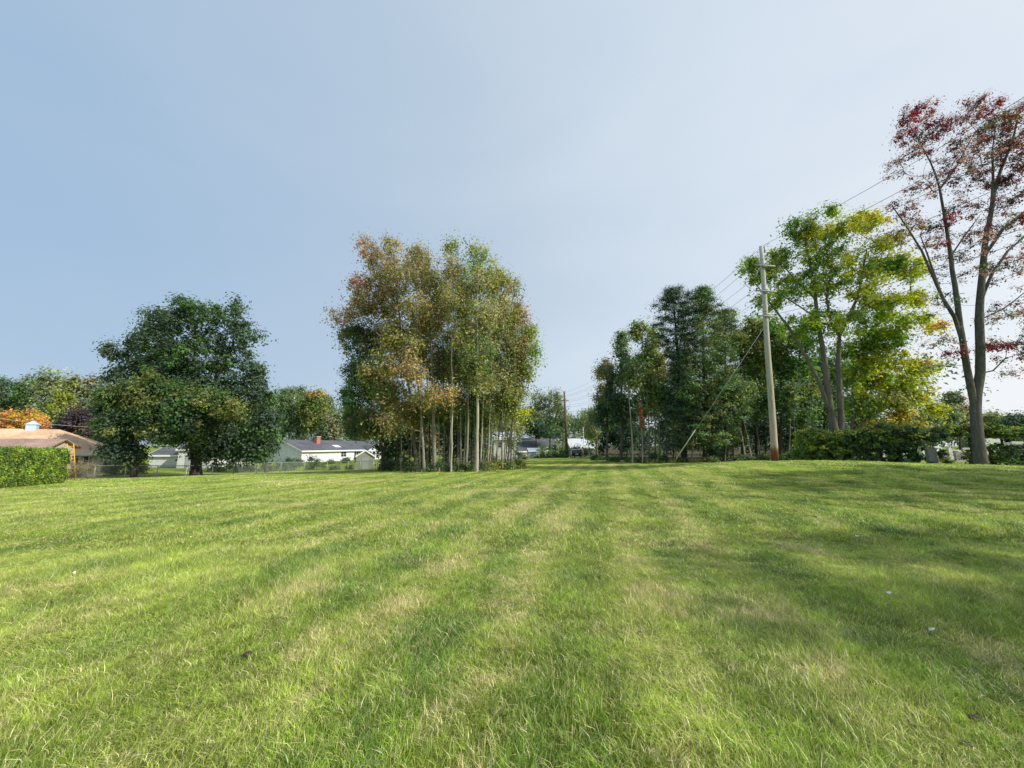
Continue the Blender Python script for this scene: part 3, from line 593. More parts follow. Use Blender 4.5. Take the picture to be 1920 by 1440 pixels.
# shaded young growth behind the trunks
BK = [('dark shrubby tree filling the shade behind the left trunks of the clump', 790, 38, [(790,825,44,40,('dark','dbrown')),(760,800,40,50,('dark','mid')),(730,840,30,30,'dark')]),
      ('dark shrubby tree filling the shade behind the middle trunks of the clump', 850, 40, [(850,828,46,40,('dark','mid')),(850,770,44,40,('dark','dbrown'))]),
      ('dark shrubby tree filling the shade behind the thickest trunk of the clump', 900, 39, [(896,828,34,40,('dark','mid')),(900,770,44,40,('dark','olive'))])]
for lab, x, Y, lb in BK: tree('understory_tree', lab, 'tree', Y, [([(x,872),(x,830),(x,790)], .08, .03)], lb, B_DARK, leaf=.26, nleaf=70, rc=1.0, dens=1.5, group='shaded trees behind the middle clump')
for px, Y, wp, hp, lab in [(765,33,22,30,'dark thicket at the back left of the clump'),(800,34,24,34,'dark thicket behind the grey trunks of the clump'),(838,34.5,24,34,'dark thicket behind the rusty crowned tree'),(875,34,22,32,'dark thicket behind the bent grey trunk'),(905,35,18,26,'dark thicket behind the thickest pale trunk'),(742,32,18,26,'dark thicket between the dark maple and the saplings'),(925,35,14,22,'dark thicket behind the leaning stems on the right of the clump')]:
    bush('thicket', lab, 'bush', px, Y, wp, hp, ('dark','dbrown','dark'), leaf=.2, nleaf=50, rc=.6, dens=1.3, group='dark thickets behind the clump')
r_ = random.Random(3)
for i, (px, Y, wp, hp, tn, lab) in enumerate([(772,27.3,16,22,('mid','dbrown','grey'),'leafy bush at the foot of the left clump trunks'),(790,26.8,14,13,('grey','pink','mid'),'low pinkish grey shrub in front of the clump'),(808,26.6,16,18,('mid','dark'),'dark green bush left of the rusty crowned tree foot'),
        (828,26.8,18,26,('mid','dark','green'),'taller green bush at the foot of the middle clump'),(850,26.4,15,16,('mid','dark'),'dark bush left of the thickest trunk foot'),(872,26.6,16,16,('green','mid'),'green bush beside the thickest trunk foot'),(908,26.4,14,20,('grey','lolive'),'greyish bush right of the thickest trunk foot'),
        (930,27.3,18,20,('ygreen','olive','lolive'),'yellow green bush near the right clump trunks'),(952,28.2,12,16,('olive','mid'),'small olive bush between the right clump trunks'),(975,29,14,20,('lolive','olive'),'olive bush at the right edge of the clump'),
        (728,31,26,12,('mid','dark'),'low dark shrub beside the dark maple trunk'),(756,30,20,10,('mid','green'),'low green shrub beside the thin saplings')]):
    bush('bush', lab, 'bush', px, Y, wp, hp, tn, leaf=.13, nleaf=40, rc=.36, group='bushes under the middle clump')

# ------------------------------------------------------------------ far centre
tree('willow_tree', 'grey green airy tree behind the far wooden pole', 'tree', 92, [([(1032,858),(1032,810),(1030,760)], .35, .08), ([(1032,810),(1050,775)], .2, .05)], [(1025,760,38,34,('hazel','grey','haze')),(1052,772,22,38,('hazel','grey','haze')),(1005,782,26,28,('hazel','haze')),(1035,800,40,22,('haze','mid'))], B_MID, leaf=.45, nleaf=60, rc=1.7, dens=1.1)
tree('spruce_tree', 'bluish dark spruce behind the gray roofed houses', 'tree', 86, [([(1005,858),(1005,820),(1003,790)], .25, .05)], [(1003,802,22,18,'dkblue'),(1020,812,26,14,('dkblue','mid'))], B_DARK, leaf=.4, nleaf=70, rc=1.3, dens=1.5)
tree('forest_tree', 'pale low tree seen in the gap left of the dark woods', 'tree', 130, [([(1098,852),(1098,835),(1098,825)], .2, .08)], [(1090,822,22,12,('hazel','haze')),(1110,815,18,16,('haze','mid'))], B_MID, leaf=.6, nleaf=60, rc=1.6, dens=1.5)
for px, wp, hp, tn, lab in [(1015,16,24,('green','lolive','mid'),'light green rounded bush beside the blue shed'),(1036,20,26,('mid','dark','green'),'dark green hedge bush left of the far wooden pole'),(1052,16,26,('mid','dark'),'dark hedge bush against the far wooden pole')]:
    bush('bush', lab, 'bush', px, 66, wp, hp, tn, leaf=.28, nleaf=60, rc=.9, dens=1.6, group='bushes around the far pole')
bush('bush', 'dark brown round shrub by the white house behind the clump', 'bush', 971, 62, 12, 20, ('dbrown','dark'), leaf=.22, nleaf=70, rc=.7, dens=1.7)
bush('bush', 'black green bushes right of the far wooden pole', 'bush', 1088, 68, 26, 26, ('dark','dark','dbrown'), leaf=.28, nleaf=60, rc=.9, dens=1.7)
bush('bush', 'low pale shrub in front of the blue shed', 'bush', 985, 60, 8, 10, ('hazel','lolive'), leaf=.2, nleaf=50, rc=.5, dens=1.5)

# ------------------------------------------------------------------ right woods
def wood(label, px, Y, r0, top, lobes, bark=B_MID, lean=0, cat='tree', **kw):
    base = 835+(CZ-gz(XR(px)*Y, Y))/Y*F
    d = dict(leaf=.25, nleaf=58, rc=1.0, light=1.12, dens=1.8, group='trees of the woods on the right'); d.update(kw)
    nm = d.pop('name', 'woodland_tree')
    return tree(nm, label, cat, Y, [([(px,base),(px+lean*.3+1,(base*2+top)/3),(px+lean*.7-1,(base+top*2)/3),(px+lean,top)], r0, r0*.22)], lobes, bark, **d)
wood('greyish sparse tree at the left tip of the right woods', 1118, 50, .15, 760, [(1112,800,18,34,('hazel','grey','olive')),(1128,745,18,34,('grey','hazel','brown')),(1125,700,14,20,('grey','brown'),0,1.2,.7)], B_MID)
wood('dull green tree near the left edge of the right woods', 1138, 47, .16, 690, [(1138,690,20,30,('grey','mid','brown')),(1150,730,26,40,('grey','mid','dark')),(1135,780,26,34,('dark','mid'))], B_MID)
wood('tall green tree with a pointed dark top left in the right woods', 1165, 45, .18, 640, [(1166,648,20,32,('mid','grey')),(1172,700,26,40,('mid','dark','grey')),(1165,770,30,40,('dark','mid'))], B_MID)
wood('tall bright tree with yellow tinged leaves left of the pines', 1205, 42, .16, 630, [(1198,622,26,26,('lolive','green','hazel')),(1222,645,22,40,('olive','lolive','green')),(1205,690,32,44,('olive','green')),(1235,700,22,50,('olive','lolive')),(1215,755,34,34,('mid','olive'))], B_GREY)
PT = [('white thin trunk standing alone at the edge of the right woods', 1186, 36, .085, 690, B_PALE, [(1186,700,18,34,('mid','olive','dark'))], -8),
      ('thin trunk second from the left edge of the right woods', 1217, 38, .08, 680, B_GREY, [(1214,720,20,34,('mid','olive'))], -4),
      ('slender trunk left of the leaning pair in the right woods', 1228, 39, .07, 690, B_MID, [(1230,735,20,30,('mid','dark'))], 0),
      ('slender trunk of the leaning pair in the right woods', 1237, 37, .08, 700, B_GREY, [(1240,745,18,34,('mid','olive'))], -4),
      ('grey bent trunk just left of the tall pines', 1250, 37.5, .09, 690, B_GREY, [(1252,760,20,30,('dark','mid'))], -6)]
for lab, x, Y, r0, top, bk, lb, ln in PT: wood(lab, x, Y, r0, top, lb, bk, lean=ln)
wood('small rust red sapling under the tall trees of the right woods', 1204, 35, .04, 770, [(1203,790,6,17,('rust','brown'),0,.3,.5),(1202,766,5,12,('rust','brown'),0,.25,.4)], B_PALE, leaf=.14, nleaf=30, rc=.3, group=None, name='sapling', tip=.006)
def pine(label, px, Y, r0, top, base_w, tiers, tn, seed, lean=0, bare=0):
    """a white pine: level whorls of flattened needle sprays"""
    base = 835+(CZ-gz(XR(px)*Y, Y))/Y*F; r = np.random.default_rng(seed)
    b = P(px, base, Y); b.z = gz(b.x, b.y)-.05; tp = P(px+lean, top, Y+.0); H = tp.z-b.z
    C = []; R = []; K = []
    for i in range(tiers):
        f = (i+.5)/tiers; z = b.z+H*(.06+.93*f)
        if f < bare and r.random() < .6: continue
        wr = np.interp(f, [0, .25, .5, .75, .9, 1.0], base_w)
        nb = int(r.integers(5, 8)); a0 = r.random()*6.3
        cx, cy = b.x+(tp.x-b.x)*f, b.y
        for k in range(nb):
            a = a0+k*2*PI/nb+r.normal(0, .2); ln = wr*(.6+.55*r.random())
            m = max(2, int(ln/.75))
            for q in range(m):
                t = (q+1)/m; 
                if t < .3 and m > 2: continue
                C.append((cx+math.cos(a)*ln*t+r.normal(0, .12), cy+math.sin(a)*ln*t+r.normal(0, .12), z+ln*.10*t+.25*t*t*ln*.6+r.normal(0, .10))); R.append(.80*(.7+.5*r.random()))
                K.append(np.array(T[tn[int(r.integers(0, len(tn)))]])*math.exp(r.normal(0, .2)))
    C = np.array(C); R = np.array(R); K = np.array(K); bb = np.array(b)
    e = empty('pine_tree', b); tag(e, label, 'tree', 'tall pines in the right woods')
    V, Fc = skeleton([([bb, (bb*2+np.array(tp))/3, (bb+2*np.array(tp))/3, np.array(tp)], r0, .04)], C, r, tip=.014, rise=.05, wig=.03)
    link('trunk', np_mesh('trunk', V-bb, Fc, smooth=True), B_DARK, e)
    V, Fc, tnn = leaf_geo(C, R, 130, .22, K, r, flat=.42, narrow=.26, up=.9)
    link('crown', np_mesh('crown', V-bb, Fc, tnn), NEEDLE, e)
pine('dark pine with two rounded heads towering over the right woods', 1284, 36, .26, 538, [1.7, 1.1, 1.1, 2.3, 1.5, .25], 24, ('dark','dark','mid'), 5, lean=-22)
pine('lighter green pine broadening downward just right of the dark pine', 1324, 35, .26, 536, [2.3, 2.9, 2.6, 1.8, .95, .15], 26, ('mid','green','olive'), 9, lean=-8)
pine('shorter pine behind the two tall ones', 1360, 41, .22, 578, [2.2, 2.6, 2.2, 1.6, 1.0, .3], 22, ('mid','green','olive'), 13)
RW = [('yellowish green tree just right of the pines', 1392, 39, .14, 630, 0, B_DARK, [(1415,610,36,26,('lolive','olive','green'),0,2,.8),(1440,640,40,50,('lolive','green','olive')),(1385,640,24,30,('lolive','olive','green')),(1408,660,32,40,('olive','lolive','green')),(1395,720,40,40,('olive','green','mid'))]),
      ('green tree left of the near wooden pole', 1418, 41, .14, 650, -4, B_DARK, [(1425,690,36,44,('green','olive','mid')),(1418,760,40,30,('mid','dark'))]),
      ('green tree right behind the near wooden pole', 1462, 38, .14, 610, 4, B_DARK, [(1455,620,26,30,('mid','green')),(1470,680,34,44,('mid','green','olive')),(1462,750,36,34,('mid','dark'))]),
      ('dark green tree between the near pole and the yellow maple', 1500, 36, .14, 620, 0, B_DARK, [(1500,640,34,34,('dark','mid')),(1505,700,38,40,('green','mid')),(1500,765,40,36,('dark','mid'))]),
      ('dark tree behind the trunks of the yellow maple', 1545, 37, .14, 650, 0, B_DARK, [(1545,690,40,40,('mid','dark')),(1550,760,44,40,('dark','mid'))]),
      ('green tree deep in the woods behind the yellow maple', 1600, 38, .14, 680, 0, B_DARK, [(1600,700,40,40,('mid','green')),(1610,770,46,36,('dark','mid'))])]
for lab, x, Y, r0, top, ln, bk, lb in RW: wood(lab, x, Y, r0, top, lb, bk, lean=ln, leaf=.25, nleaf=52)
ST = [(1296,34,.07,10),(1338,35,.06,-6),(1358,34,.07,8),(1376,36,.08,-14),(1398,35,.07,-24),(1410,34,.06,-28),(1426,36,.07,-18),(1478,33,.07,6),(1492,35,.08,-6),(1512,34,.07,4),(1526,36,.07,-4)]
SD = ['thin dark stem at the foot of the dark pine','thin stem just right of the dark pine foot','slim stem under the shorter pine','slim stem leaning left below the yellowish tree','pale slim stem leaning left of the near pole','lightest leaning stem left of the near pole','leaning dark stem next to the near pole','thin stem just right of the near pole','second thin stem right of the near pole','dark stem left of the yellow maple','dark stem nearest the yellow maple trunk']
for i, (x, Y, r0, ln) in enumerate(ST):
    wood(SD[i], x, Y, r0, 735, [(x+ln,735,22,26,('mid','dark','olive'),0,1.2,.8),(x+ln*.6,775,14,14,('mid','dark'),0,.8,.6)], B_PALE if i in (4, 5) else B_MID, lean=ln, nleaf=40, group='slender stems along the right woods')
DK = [(1130,54,[(1125,825,30,28),(1150,800,34,40)],'dark spruce mass low at the left tip of the right woods'),(1175,52,[(1175,815,30,40)],'dark evergreen behind the white thin trunk'),(1262,52,[(1262,800,38,50)],'dark evergreen behind the grey bent trunk'),
      (1318,44,[(1318,812,40,30)],'dark low evergreen under the lighter pine'),(1370,50,[(1370,800,44,50)],'dark understory tree below the shorter pine'),(1435,50,[(1435,800,44,46)],'dark understory tree left behind the near pole'),(1490,48,[(1492,800,42,46)],'dark understory tree right behind the near pole'),(1545,48,[(1545,805,44,42)],'dark understory tree behind the vine covered fence end')]
for x, Y, lb, lab in DK: wood(lab, x, Y, .08, 800, [(a,b,c,d,('dark','dark','dkblue')) for a, b, c, d in lb], B_DARK, leaf=.32, nleaf=60, rc=1.2, dens=1.05, name='understory_tree', group='dark undergrowth of the right woods')
bush('bush', 'big dark rhododendron like bush under the pines', 'bush', 1345, 35, 22, 36, ('dark','mid'), leaf=.24, nleaf=55, rc=.6, dens=1.2)
for px, Y, wp, hp, tn, lab in [(1120,44,26,12,('mid','green'),'low green shrub at the left tip of the right woods'),(1160,40,28,10,('mid','dark'),'low dark shrub left of the white thin trunk'),(1195,37,18,12,('dark','mid'),'low shrub at the foot of the white thin trunk'),(1232,36,22,20,('mid','green','dark'),'leafy shrub between the slender trunks'),
        (1275,35,20,10,('mid','olive'),'low shrub at the foot of the dark pine'),(1330,34,18,10,('green','grey'),'light green fern like shrub by the pines'),(1395,33,24,14,('mid','dark'),'dark low shrub left of the near pole'),(1425,31,16,12,('mid','olive'),'low olive shrub behind the near pole'),(1480,30,20,14,('mid','dark'),'low shrub right of the near pole'),(1502,28,14,20,('green','mid'),'leafy shrub left of the vine covered fence')]:
    bush('bush', lab, 'bush', px, Y, wp, hp, tn, leaf=.18, nleaf=45, rc=.45, dens=1.3, group='shrubs along the right woods')

# ------------------------------------------------------------------ yellow maple, red maple
tree('yellow_maple', 'large many stemmed maple turning yellow behind the near wooden pole', 'tree', 24,
     [([(1572,866),(1566,810),(1556,760),(1549,700),(1542,650),(1533,600),(1529,560),(1521,510),(1510,450)], .25, .05),
      ([(1572,850),(1578,790),(1574,730),(1572,680),(1574,630),(1590,595),(1607,560),(1616,520),(1625,470)], .20, .04),
      ([(1563,800),(1552,760),(1535,715),(1512,670),(1480,615),(1445,570),(1415,530)], .14, .03),
      ([(1530,570),(1500,535),(1470,500)], .08, .03), ([(1574,640),(1560,610),(1550,560),(1560,500),(1560,450)], .09, .03),
      ([(1590,595),(1630,570),(1670,545)], .08, .03), ([(1560,620),(1500,575),(1450,545)], .07, .025)],
     [(1402,500,22,20,('ygreen','green'),0,1.2),(1432,512,38,30,('ygreen','lolive','green')),(1460,480,34,26,('ygreen','lolive','green')),(1505,425,40,26,('green','lolive','green')),(1545,400,36,14,('ygreen','green'),0,1.0,.7),(1525,440,34,22,('gold','yellow','lolive')),(1570,432,36,22,('ygreen','yellow')),(1620,418,56,22,('ygreen','gold','yellow')),
      (1660,455,36,28,('ygreen','brown','lolive')),(1650,495,50,32,('ygreen','green')),(1700,505,40,40,('ygreen','yellow')),(1712,560,30,28,('yellow','ygreen')),(1560,480,60,34,('ygreen','lolive','green'),0,1.8,.7),(1590,530,66,44,('green','ygreen','lolive'),0,2,.55),(1500,540,56,40,('ygreen','green'),0,1.8,.6),
      (1450,560,46,30,('ygreen','green'),0,1.5,.6),(1640,560,60,50,('ygreen','yellow'),0,1.6,.5),(1660,580,50,30,('green','ygreen'),0,1.5,.7),(1570,600,60,36,('ygreen','lolive','green'),0,2,.6),(1500,610,40,40,('green','ygreen'),0,1.6,.6),(1580,505,150,100,('ygreen','yellow','lolive'),0,3,.18),(1560,620,80,50,('green','ygreen'),0,2,.3),(1500,480,70,70,('green','ygreen'),0,2,.2)],
     B_MID, leaf=.17, nleaf=56, rc=.66, dens=1.25, tip=.012, flat=.75, light=1.35)
tree('golden_maple', 'low golden yellow maple spreading right beneath the yellow maple', 'tree', 27,
     [([(1598,866),(1594,820),(1600,780),(1615,745),(1640,715)], .15, .05), ([(1597,800),(1640,775),(1690,755),(1730,750)], .09, .03), ([(1600,790),(1598,730),(1600,680)], .08, .03)],
     [(1610,655,40,30,('green','ygreen')),(1655,680,50,30,('ygreen','yellow')),(1625,710,50,36,('ygreen','yellow','green')),(1690,720,50,30,('yellow','ygreen')),(1725,745,36,20,('yellow','ygreen','gold')),(1660,755,60,24,('ygreen','lolive')),(1752,768,26,18,('ygreen','yellow')),(1720,690,40,24,('ygreen','yellow')),(1660,640,50,26,('ygreen','green')),(1700,800,40,10,('gold','olive')),(1620,765,40,30,('green','ygreen')),(1690,780,24,18,('orange','gold')),(1640,795,40,20,('gold','olive')),
      (1715,600,46,20,('ygreen','yellow'),-2,1.2,.8),(1755,615,24,14,('yellow','gold'),-2,.9,.7),(1640,620,60,20,('green','ygreen'),-1,1.5,.7)],
     B_MID, leaf=.20, nleaf=50, rc=.75, dens=1.45, flat=.75, light=1.15)
tree('red_maple', 'tall forked maple with thin crimson leaves at the right edge', 'tree', 20,
     [([(1838,868),(1833,820),(1829,770),(1831,740),(1838,700),(1838,650),(1836,600),(1839,545),(1845,480),(1858,400),(1871,335),(1900,260),(1912,205)], .23, .03),
      ([(1829,770),(1822,735),(1813,690),(1806,645),(1800,610),(1794,560),(1783,480),(1770,400),(1762,355),(1745,305),(1722,262),(1705,235)], .16, .02),
      ([(1806,640),(1790,595),(1768,560),(1748,515),(1728,470),(1700,425),(1672,385)], .11, .025),
      ([(1774,566),(1757,530),(1740,480),(1725,440)], .08, .02), ([(1838,560),(1862,510),(1890,470),(1925,440),(1960,400)], .09, .03),
      ([(1762,355),(1795,310),(1810,280),(1830,245)], .06, .02), ([(1858,400),(1862,340),(1860,290),(1866,240)], .08, .02), ([(1783,470),(1810,440),(1840,400)], .05, .015),
      ([(1837,600),(1880,580),(1925,545)], .05, .02), ([(1833,710),(1862,695),(1885,672),(1890,650)], .045, .015), ([(1845,480),(1880,430),(1930,390),(1970,330)], .09, .03)],
     [(1705,215,34,22,('red','dred','dred'),0,1.2,.7),(1740,205,30,22,('pink','red'),0,1.2,.7),(1760,245,40,26,('red','dred','dred'),0,1.6,.75),(1700,250,30,26,('dred','red','pink'),0,1.2,.8),(1800,215,36,26,('pink','red','dred'),0,1.4,.6),(1845,210,34,22,('red','dred','pink'),0,1.4,.8),
      (1860,240,40,26,('dred','dred','olive'),0,1.6,.75),(1895,215,34,30,('red','pink','dred'),0,1.4,.8),(1905,260,34,30,('dred','dred','brown'),0,1.6,.9),(1700,295,30,20,('pink','dred'),0,1.2,.45),(1735,345,36,20,('pink','red','purple'),0,1.2,.45),(1800,290,44,36,('purple','dred','pink'),0,1.8,.5),
      (1880,310,44,40,('purple','dred'),0,2,.6),(1875,345,28,18,('red','dred','purple'),0,1,.9),(1705,395,26,18,('red','pink'),0,1,.6),(1672,390,18,18,('pink','dred'),0,.8,.5),(1765,420,26,16,('red','dred','purple'),0,1,.8),(1790,395,22,14,('red','dred','purple'),0,1,.7),(1700,430,36,22,('dred','pink','lolive'),0,1.2,.5),(1745,455,26,16,('red','pink'),0,1,.4),
      (1895,420,34,16,('dred','red'),0,1.4,1.0),(1880,380,40,24,('purple','dred'),0,1.5,.5),(1840,460,50,40,('pink','purple'),0,1.6,.22),(1895,490,36,30,('purple','pink'),0,1.6,.4),(1810,530,50,30,('pink','purple'),0,1.4,.18),(1900,560,30,30,('purple','pink'),0,1.4,.3),(1890,590,30,14,('pink','grey'),0,1.2,.4),
      (1865,650,42,11,('red','dred','purple'),0,1.2,1.0),(1790,662,22,10,('red','dred','purple'),0,.8,.9),(1900,665,26,22,('pink','grey','red'),0,1.2,.5),(1770,640,34,16,('pink','grey'),0,1.2,.35),(1760,612,20,10,('rust','orange'),-.3,.7,.6),(1740,690,34,20,('grey','pink'),0,1.2,.25),(1900,700,24,18,('pink','grey'),0,1,.35),(1760,560,40,40,('grey','pink'),0,1.4,.18),
      (1780,300,100,90,('pink','purple','dred'),0,3,.36),(1780,440,90,70,('pink','purple','dred'),0,3,.16),(1850,480,90,90,('pink','purple','grey'),0,3,.16),(1890,600,50,60,('pink','grey'),0,2,.2),(1880,300,60,80,('dred','pink','purple'),0,2.4,.3),(1980,300,60,70,('dred','purple','dred'),0,2.6,.7),(1985,450,50,60,('dred','pink'),0,2.4,.6),(1960,600,40,50,('pink','red'),0,2,.4)],
     B_RM, leaf=.105, nleaf=36, rc=.46, dens=1.0, tip=.008, flat=.7, wig=.12)
# trees standing outside the right edge of the picture, whose shadows cross the lawn
def plain_tree(label, x, y, H, R_, r0, tn, dens=.8):
    dens *= .8
    g = Vector((x, y, gz(x, y))); r = np.random.default_rng(int(x*10)); n = int(240*dens)
    d = r.normal(0, 1, (n, 3)); d /= np.linalg.norm(d, axis=1)[:, None]
    C = np.array([x, y, g.z+H*.64])+d*(r.random(n)**.4)[:, None]*np.array([R_, R_, H*.36]); Rr = np.full(n, 1.0)*(.7+.5*r.random(n))
    tt = np.array([T[k] for k in tn]); K = tt[r.integers(0, len(tt), n)]; b = np.array(g)
    e = empty('maple_tree', g); tag(e, label, 'tree')
    V, Fc = skeleton([([b-[0, 0, .1], b+[0, 0, H*.35], b+[.2, 0, H*.75]], r0, .06)], C, r); link('trunk', np_mesh('trunk', V-b, Fc, smooth=True), B_MID, e)
    V, Fc, tnn = leaf_geo(C, Rr, 60, .26, K, r); link('crown', np_mesh('crown', V-b, Fc, tnn), LEAF, e)
plain_tree('green maple standing on the lawn beyond the right edge, nearest the viewer', 22.5, -2.5, 15, 4.2, .3, ('green','olive'), 1.0)
plain_tree('olive maple beyond the right edge, in line with the near pole', 29.5, 5.5, 16, 4.6, .3, ('olive','mid'), 1.1)

# ------------------------------------------------------------------ right background
for lab, x, Y, tn, lb in [('hazy grey green tree behind the cemetery left of the forked maple', 1750, 90, ('haze','hazel','grey'), [(1735,785,34,20),(1775,775,30,22)]),
                      ('pale green rounded tree behind the cemetery right of the forked maple', 1855, 85, ('hazel','lolive'), [(1860,790,24,24)]),
                      ('dull brown tinted tree between the golden maple and the forked maple', 1800, 95, ('haze','brown','grey'), [(1800,775,24,28),(1785,750,20,20)]),
                      ('small spruce beside the golden maple foliage', 1700, 75, ('dkblue','haze'), [(1710,795,22,16)])]:
    tree('forest_tree', lab, 'tree', Y, [([(x,858),(x,820),(x,lb[0][1])], .25, .08)], [(a,b,c,d,tn) for a, b, c, d in lb], B_DARK, leaf=.5, nleaf=60, rc=1.5, dens=1.4, group='trees behind the cemetery')
tree('spruce_tree', 'dark blue green evergreen at the far right edge behind the fence', 'tree', 46, [([(1900,858),(1900,820),(1900,780)], .2, .05)], [(1898,795,26,20,('dkblue','dark')),(1925,800,24,30,('dkblue','dark')),(1890,825,22,18,('dkblue','dark'))], B_DARK, leaf=.3, nleaf=70, rc=1.0, dens=1.4)
for x, Y, wp, hp, lab in [(1735,95,40,24,'bluish hedge across the back of the cemetery'),(1830,92,44,22,'dark hedge at the back of the cemetery right of the maple')]:
    bush('bush', lab, 'bush', x, Y, wp, hp, ('dkblue','haze'), leaf=.4, nleaf=50, rc=1.2, dens=1.4)
# far wood masses that close the horizon
def far_wood(name, label, pts, tn, h, n, seed, leaf=.9):
    r = np.random.default_rng(seed); C = []; 
    for (xa, ya), (xb, yb) in zip(pts[:-1], pts[1:]):
        ln = math.hypot(xb-xa, yb-ya); k = int(n*ln/100)
        t = r.random(k); C.append(np.stack([xa+(xb-xa)*t+r.normal(0, 2, k), ya+(yb-ya)*t+r.normal(0, 5, k), -2+h*(.15+.85*r.random(k)**.7)*(.82+.3*vnoise(t*ln/9+seed, t*0, 1, seed))], -1))
    C = np.concatenate(C); R = 2.4*(.7+.6*r.random(len(C))); tt = np.array([T[k] for k in tn]); K = tt[r.integers(0, len(tt), len(C))]*np.exp(r.normal(0, .2, (len(C), 1)))
    V, Fc, t = leaf_geo(C, R, 45, leaf, K, r); tag(link(name, np_mesh(name, V, Fc, t), LEAF), label, 'woods', kind='stuff')
far_wood('distant_woods', 'hazy band of woods closing the horizon behind the houses and the clump', [(-190,118),(-95,135),(-20,150),(45,150)], ('haze','mid','olive'), 17, 1300, 2, leaf=.6)
far_wood('distant_woods', 'hazy low woods closing the horizon behind the cemetery', [(45,150),(120,130),(190,90)], ('haze','hazel','grey'), 11, 1100, 4, leaf=.55)
far_wood('woods_interior', 'dark undergrowth deep inside the woods on the right', [(18,62),(30,60),(50,52)], ('dark','dkblue'), 15, 1800, 6, leaf=.4)
# ------------------------------------------------------------------ hedge, vine fence
def hedge():
    a = G(-60, 16.0); b = G(130, 19.6); d = b-a; ln = Vector((d.x, d.y, 0)).length; ux = Vector((d.x, d.y, 0))/ln; nx = Vector((ux.y, -ux.x, 0))
    wd = 1.5; e = empty('hedge', a); tag(e, 'dense trimmed bright green hedge along the left edge of the lawn', 'hedge')
    r = np.random.default_rng(4); m = MB()
    def pt(s, o, z): 
        p = a+ux*s-nx*o; return Vector((p.x, p.y, gz(p.x, p.y)+z))
    # leafy shell
    n = 3400; s = r.random(n)*ln; side = r.random(n)
    C = []
    Ht = lambda q: 1.62+.06*math.sin(q*1.7)+.05*math.sin(q*4.1)-.10*max(0, 1-(ln-q)/.5)
    for q, sd in zip(s, side):
        if sd < .55: p = pt(q, r.normal(.04, .05)+.06*math.sin(q*2.3), .04+Ht(q)*r.random())
        elif sd < .80: p = pt(q, r.random()*wd, Ht(q)+r.normal(0, .035))
        elif sd < .93: p = pt(ln+r.normal(.0, .05), r.random()*wd, .04+Ht(ln)*r.random())
        else: p = pt(q, wd+r.normal(0, .05), .04+Ht(q)*r.random())
        C.append(p-a)
    C = np.array(C); tt = np.array([T['hedge'], T['green'], T['ygreen'], T['mid'], (.16, .22, .04)]); K = tt[r.choice(5, len(C), p=[.42, .22, .12, .10, .14])]*np.exp(r.normal(0, .25, (len(C), 1)))
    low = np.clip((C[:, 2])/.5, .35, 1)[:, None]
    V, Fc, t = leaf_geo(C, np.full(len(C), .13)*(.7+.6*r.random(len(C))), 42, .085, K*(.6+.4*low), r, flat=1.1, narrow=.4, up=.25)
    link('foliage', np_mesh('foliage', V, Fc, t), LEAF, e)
    V = []; 
    for q in (.15, ln-.15):
        for o in (.15, wd-.15):
            for z in (.0, 1.45): V.append(pt(q, o, z)-a)
    py_mesh('dark_core', V, [(0,1,3,2),(4,6,7,5),(0,4,5,1),(2,3,7,6),(1,5,7,3),(0,2,6,4)], simple('hedge_inside', (.02, .03, .012), .95), e)  # dark box added inside the hedge to block views through the leaves
hedge()
WIRE = simple('galvanised_wire', (.45, .46, .46), .45, metal=.6); STEEL = simple('galvanised_steel', (.74, .75, .74), .5, metal=.15, var=.12)
DSTEEL = simple('dull_fence_post', (.26, .31, .28), .6, metal=.2)
def mesh_mat():
    m, N, L = new_mat('chain_link'); tcn = N.new('ShaderNodeTexCoord'); s = N.new('ShaderNodeSeparateXYZ'); L.new(tcn.outputs['Object'], s.inputs[0])
    h = mathn(N, L, 'ADD', mathn(N, L, 'POWER', mathn(N, L, 'ADD', s.outputs[0], 0.0), 1.0), s.outputs[1])
    def lines(a):
        f = mathn(N, L, 'FRACT', mathn(N, L, 'MULTIPLY', a, 9.0)); return mathn(N, L, 'LESS_THAN', mathn(N, L, 'ABSOLUTE', mathn(N, L, 'SUBTRACT', f, .5)), .075)
    k = mathn(N, L, 'MAXIMUM', lines(mathn(N, L, 'ADD', h, s.outputs[2])), lines(mathn(N, L, 'SUBTRACT', h, s.outputs[2])))
    b = N.new('ShaderNodeBsdfPrincipled'); b.inputs['Base Color'].default_value = (.22, .24, .23, 1); b.inputs['Roughness'].default_value = .5
    t = N.new('ShaderNodeBsdfTransparent'); mxs = N.new('ShaderNodeMixShader'); L.new(k, mxs.inputs[0]); L.new(t.outputs[0], mxs.inputs[1]); L.new(b.outputs[0], mxs.inputs[2]); out(N, L, mxs.outputs[0]); return m
CHAIN = mesh_mat()
def fence(label, posts, h, pm, group=None):
    """posts: ground points"""
    b = posts[0]; e = empty('chain_link_fence', b); tag(e, label, 'fence', group)
    for p in posts:
        MB().tube([p-b-Vector((0,0,.05)), p-b+Vector((0,0,h+.03))], .048, 8).build('post', pm, e, True)
    MB().tube([p-b+Vector((0,0,h)) for p in posts], .036, 6).build('top_rail', pm, e, True)
    V = []; Fc = []
    for i, p in enumerate(posts):
        o = Vector((0, .04, 0)); V += [p-b+o+Vector((0,0,.02)), p-b+o+Vector((0,0,h-.02))]
        if i: k = 2*i; Fc.append((k-2, k, k+1, k-1))
    py_mesh('chain_mesh', V, Fc, CHAIN, e)
def row(pxs, Y0, Y1):
    r = []; n = len(pxs)
    for i, px in enumerate(pxs): r.append(G(px, Y0+(Y1-Y0)*i/(n-1)))
    return r
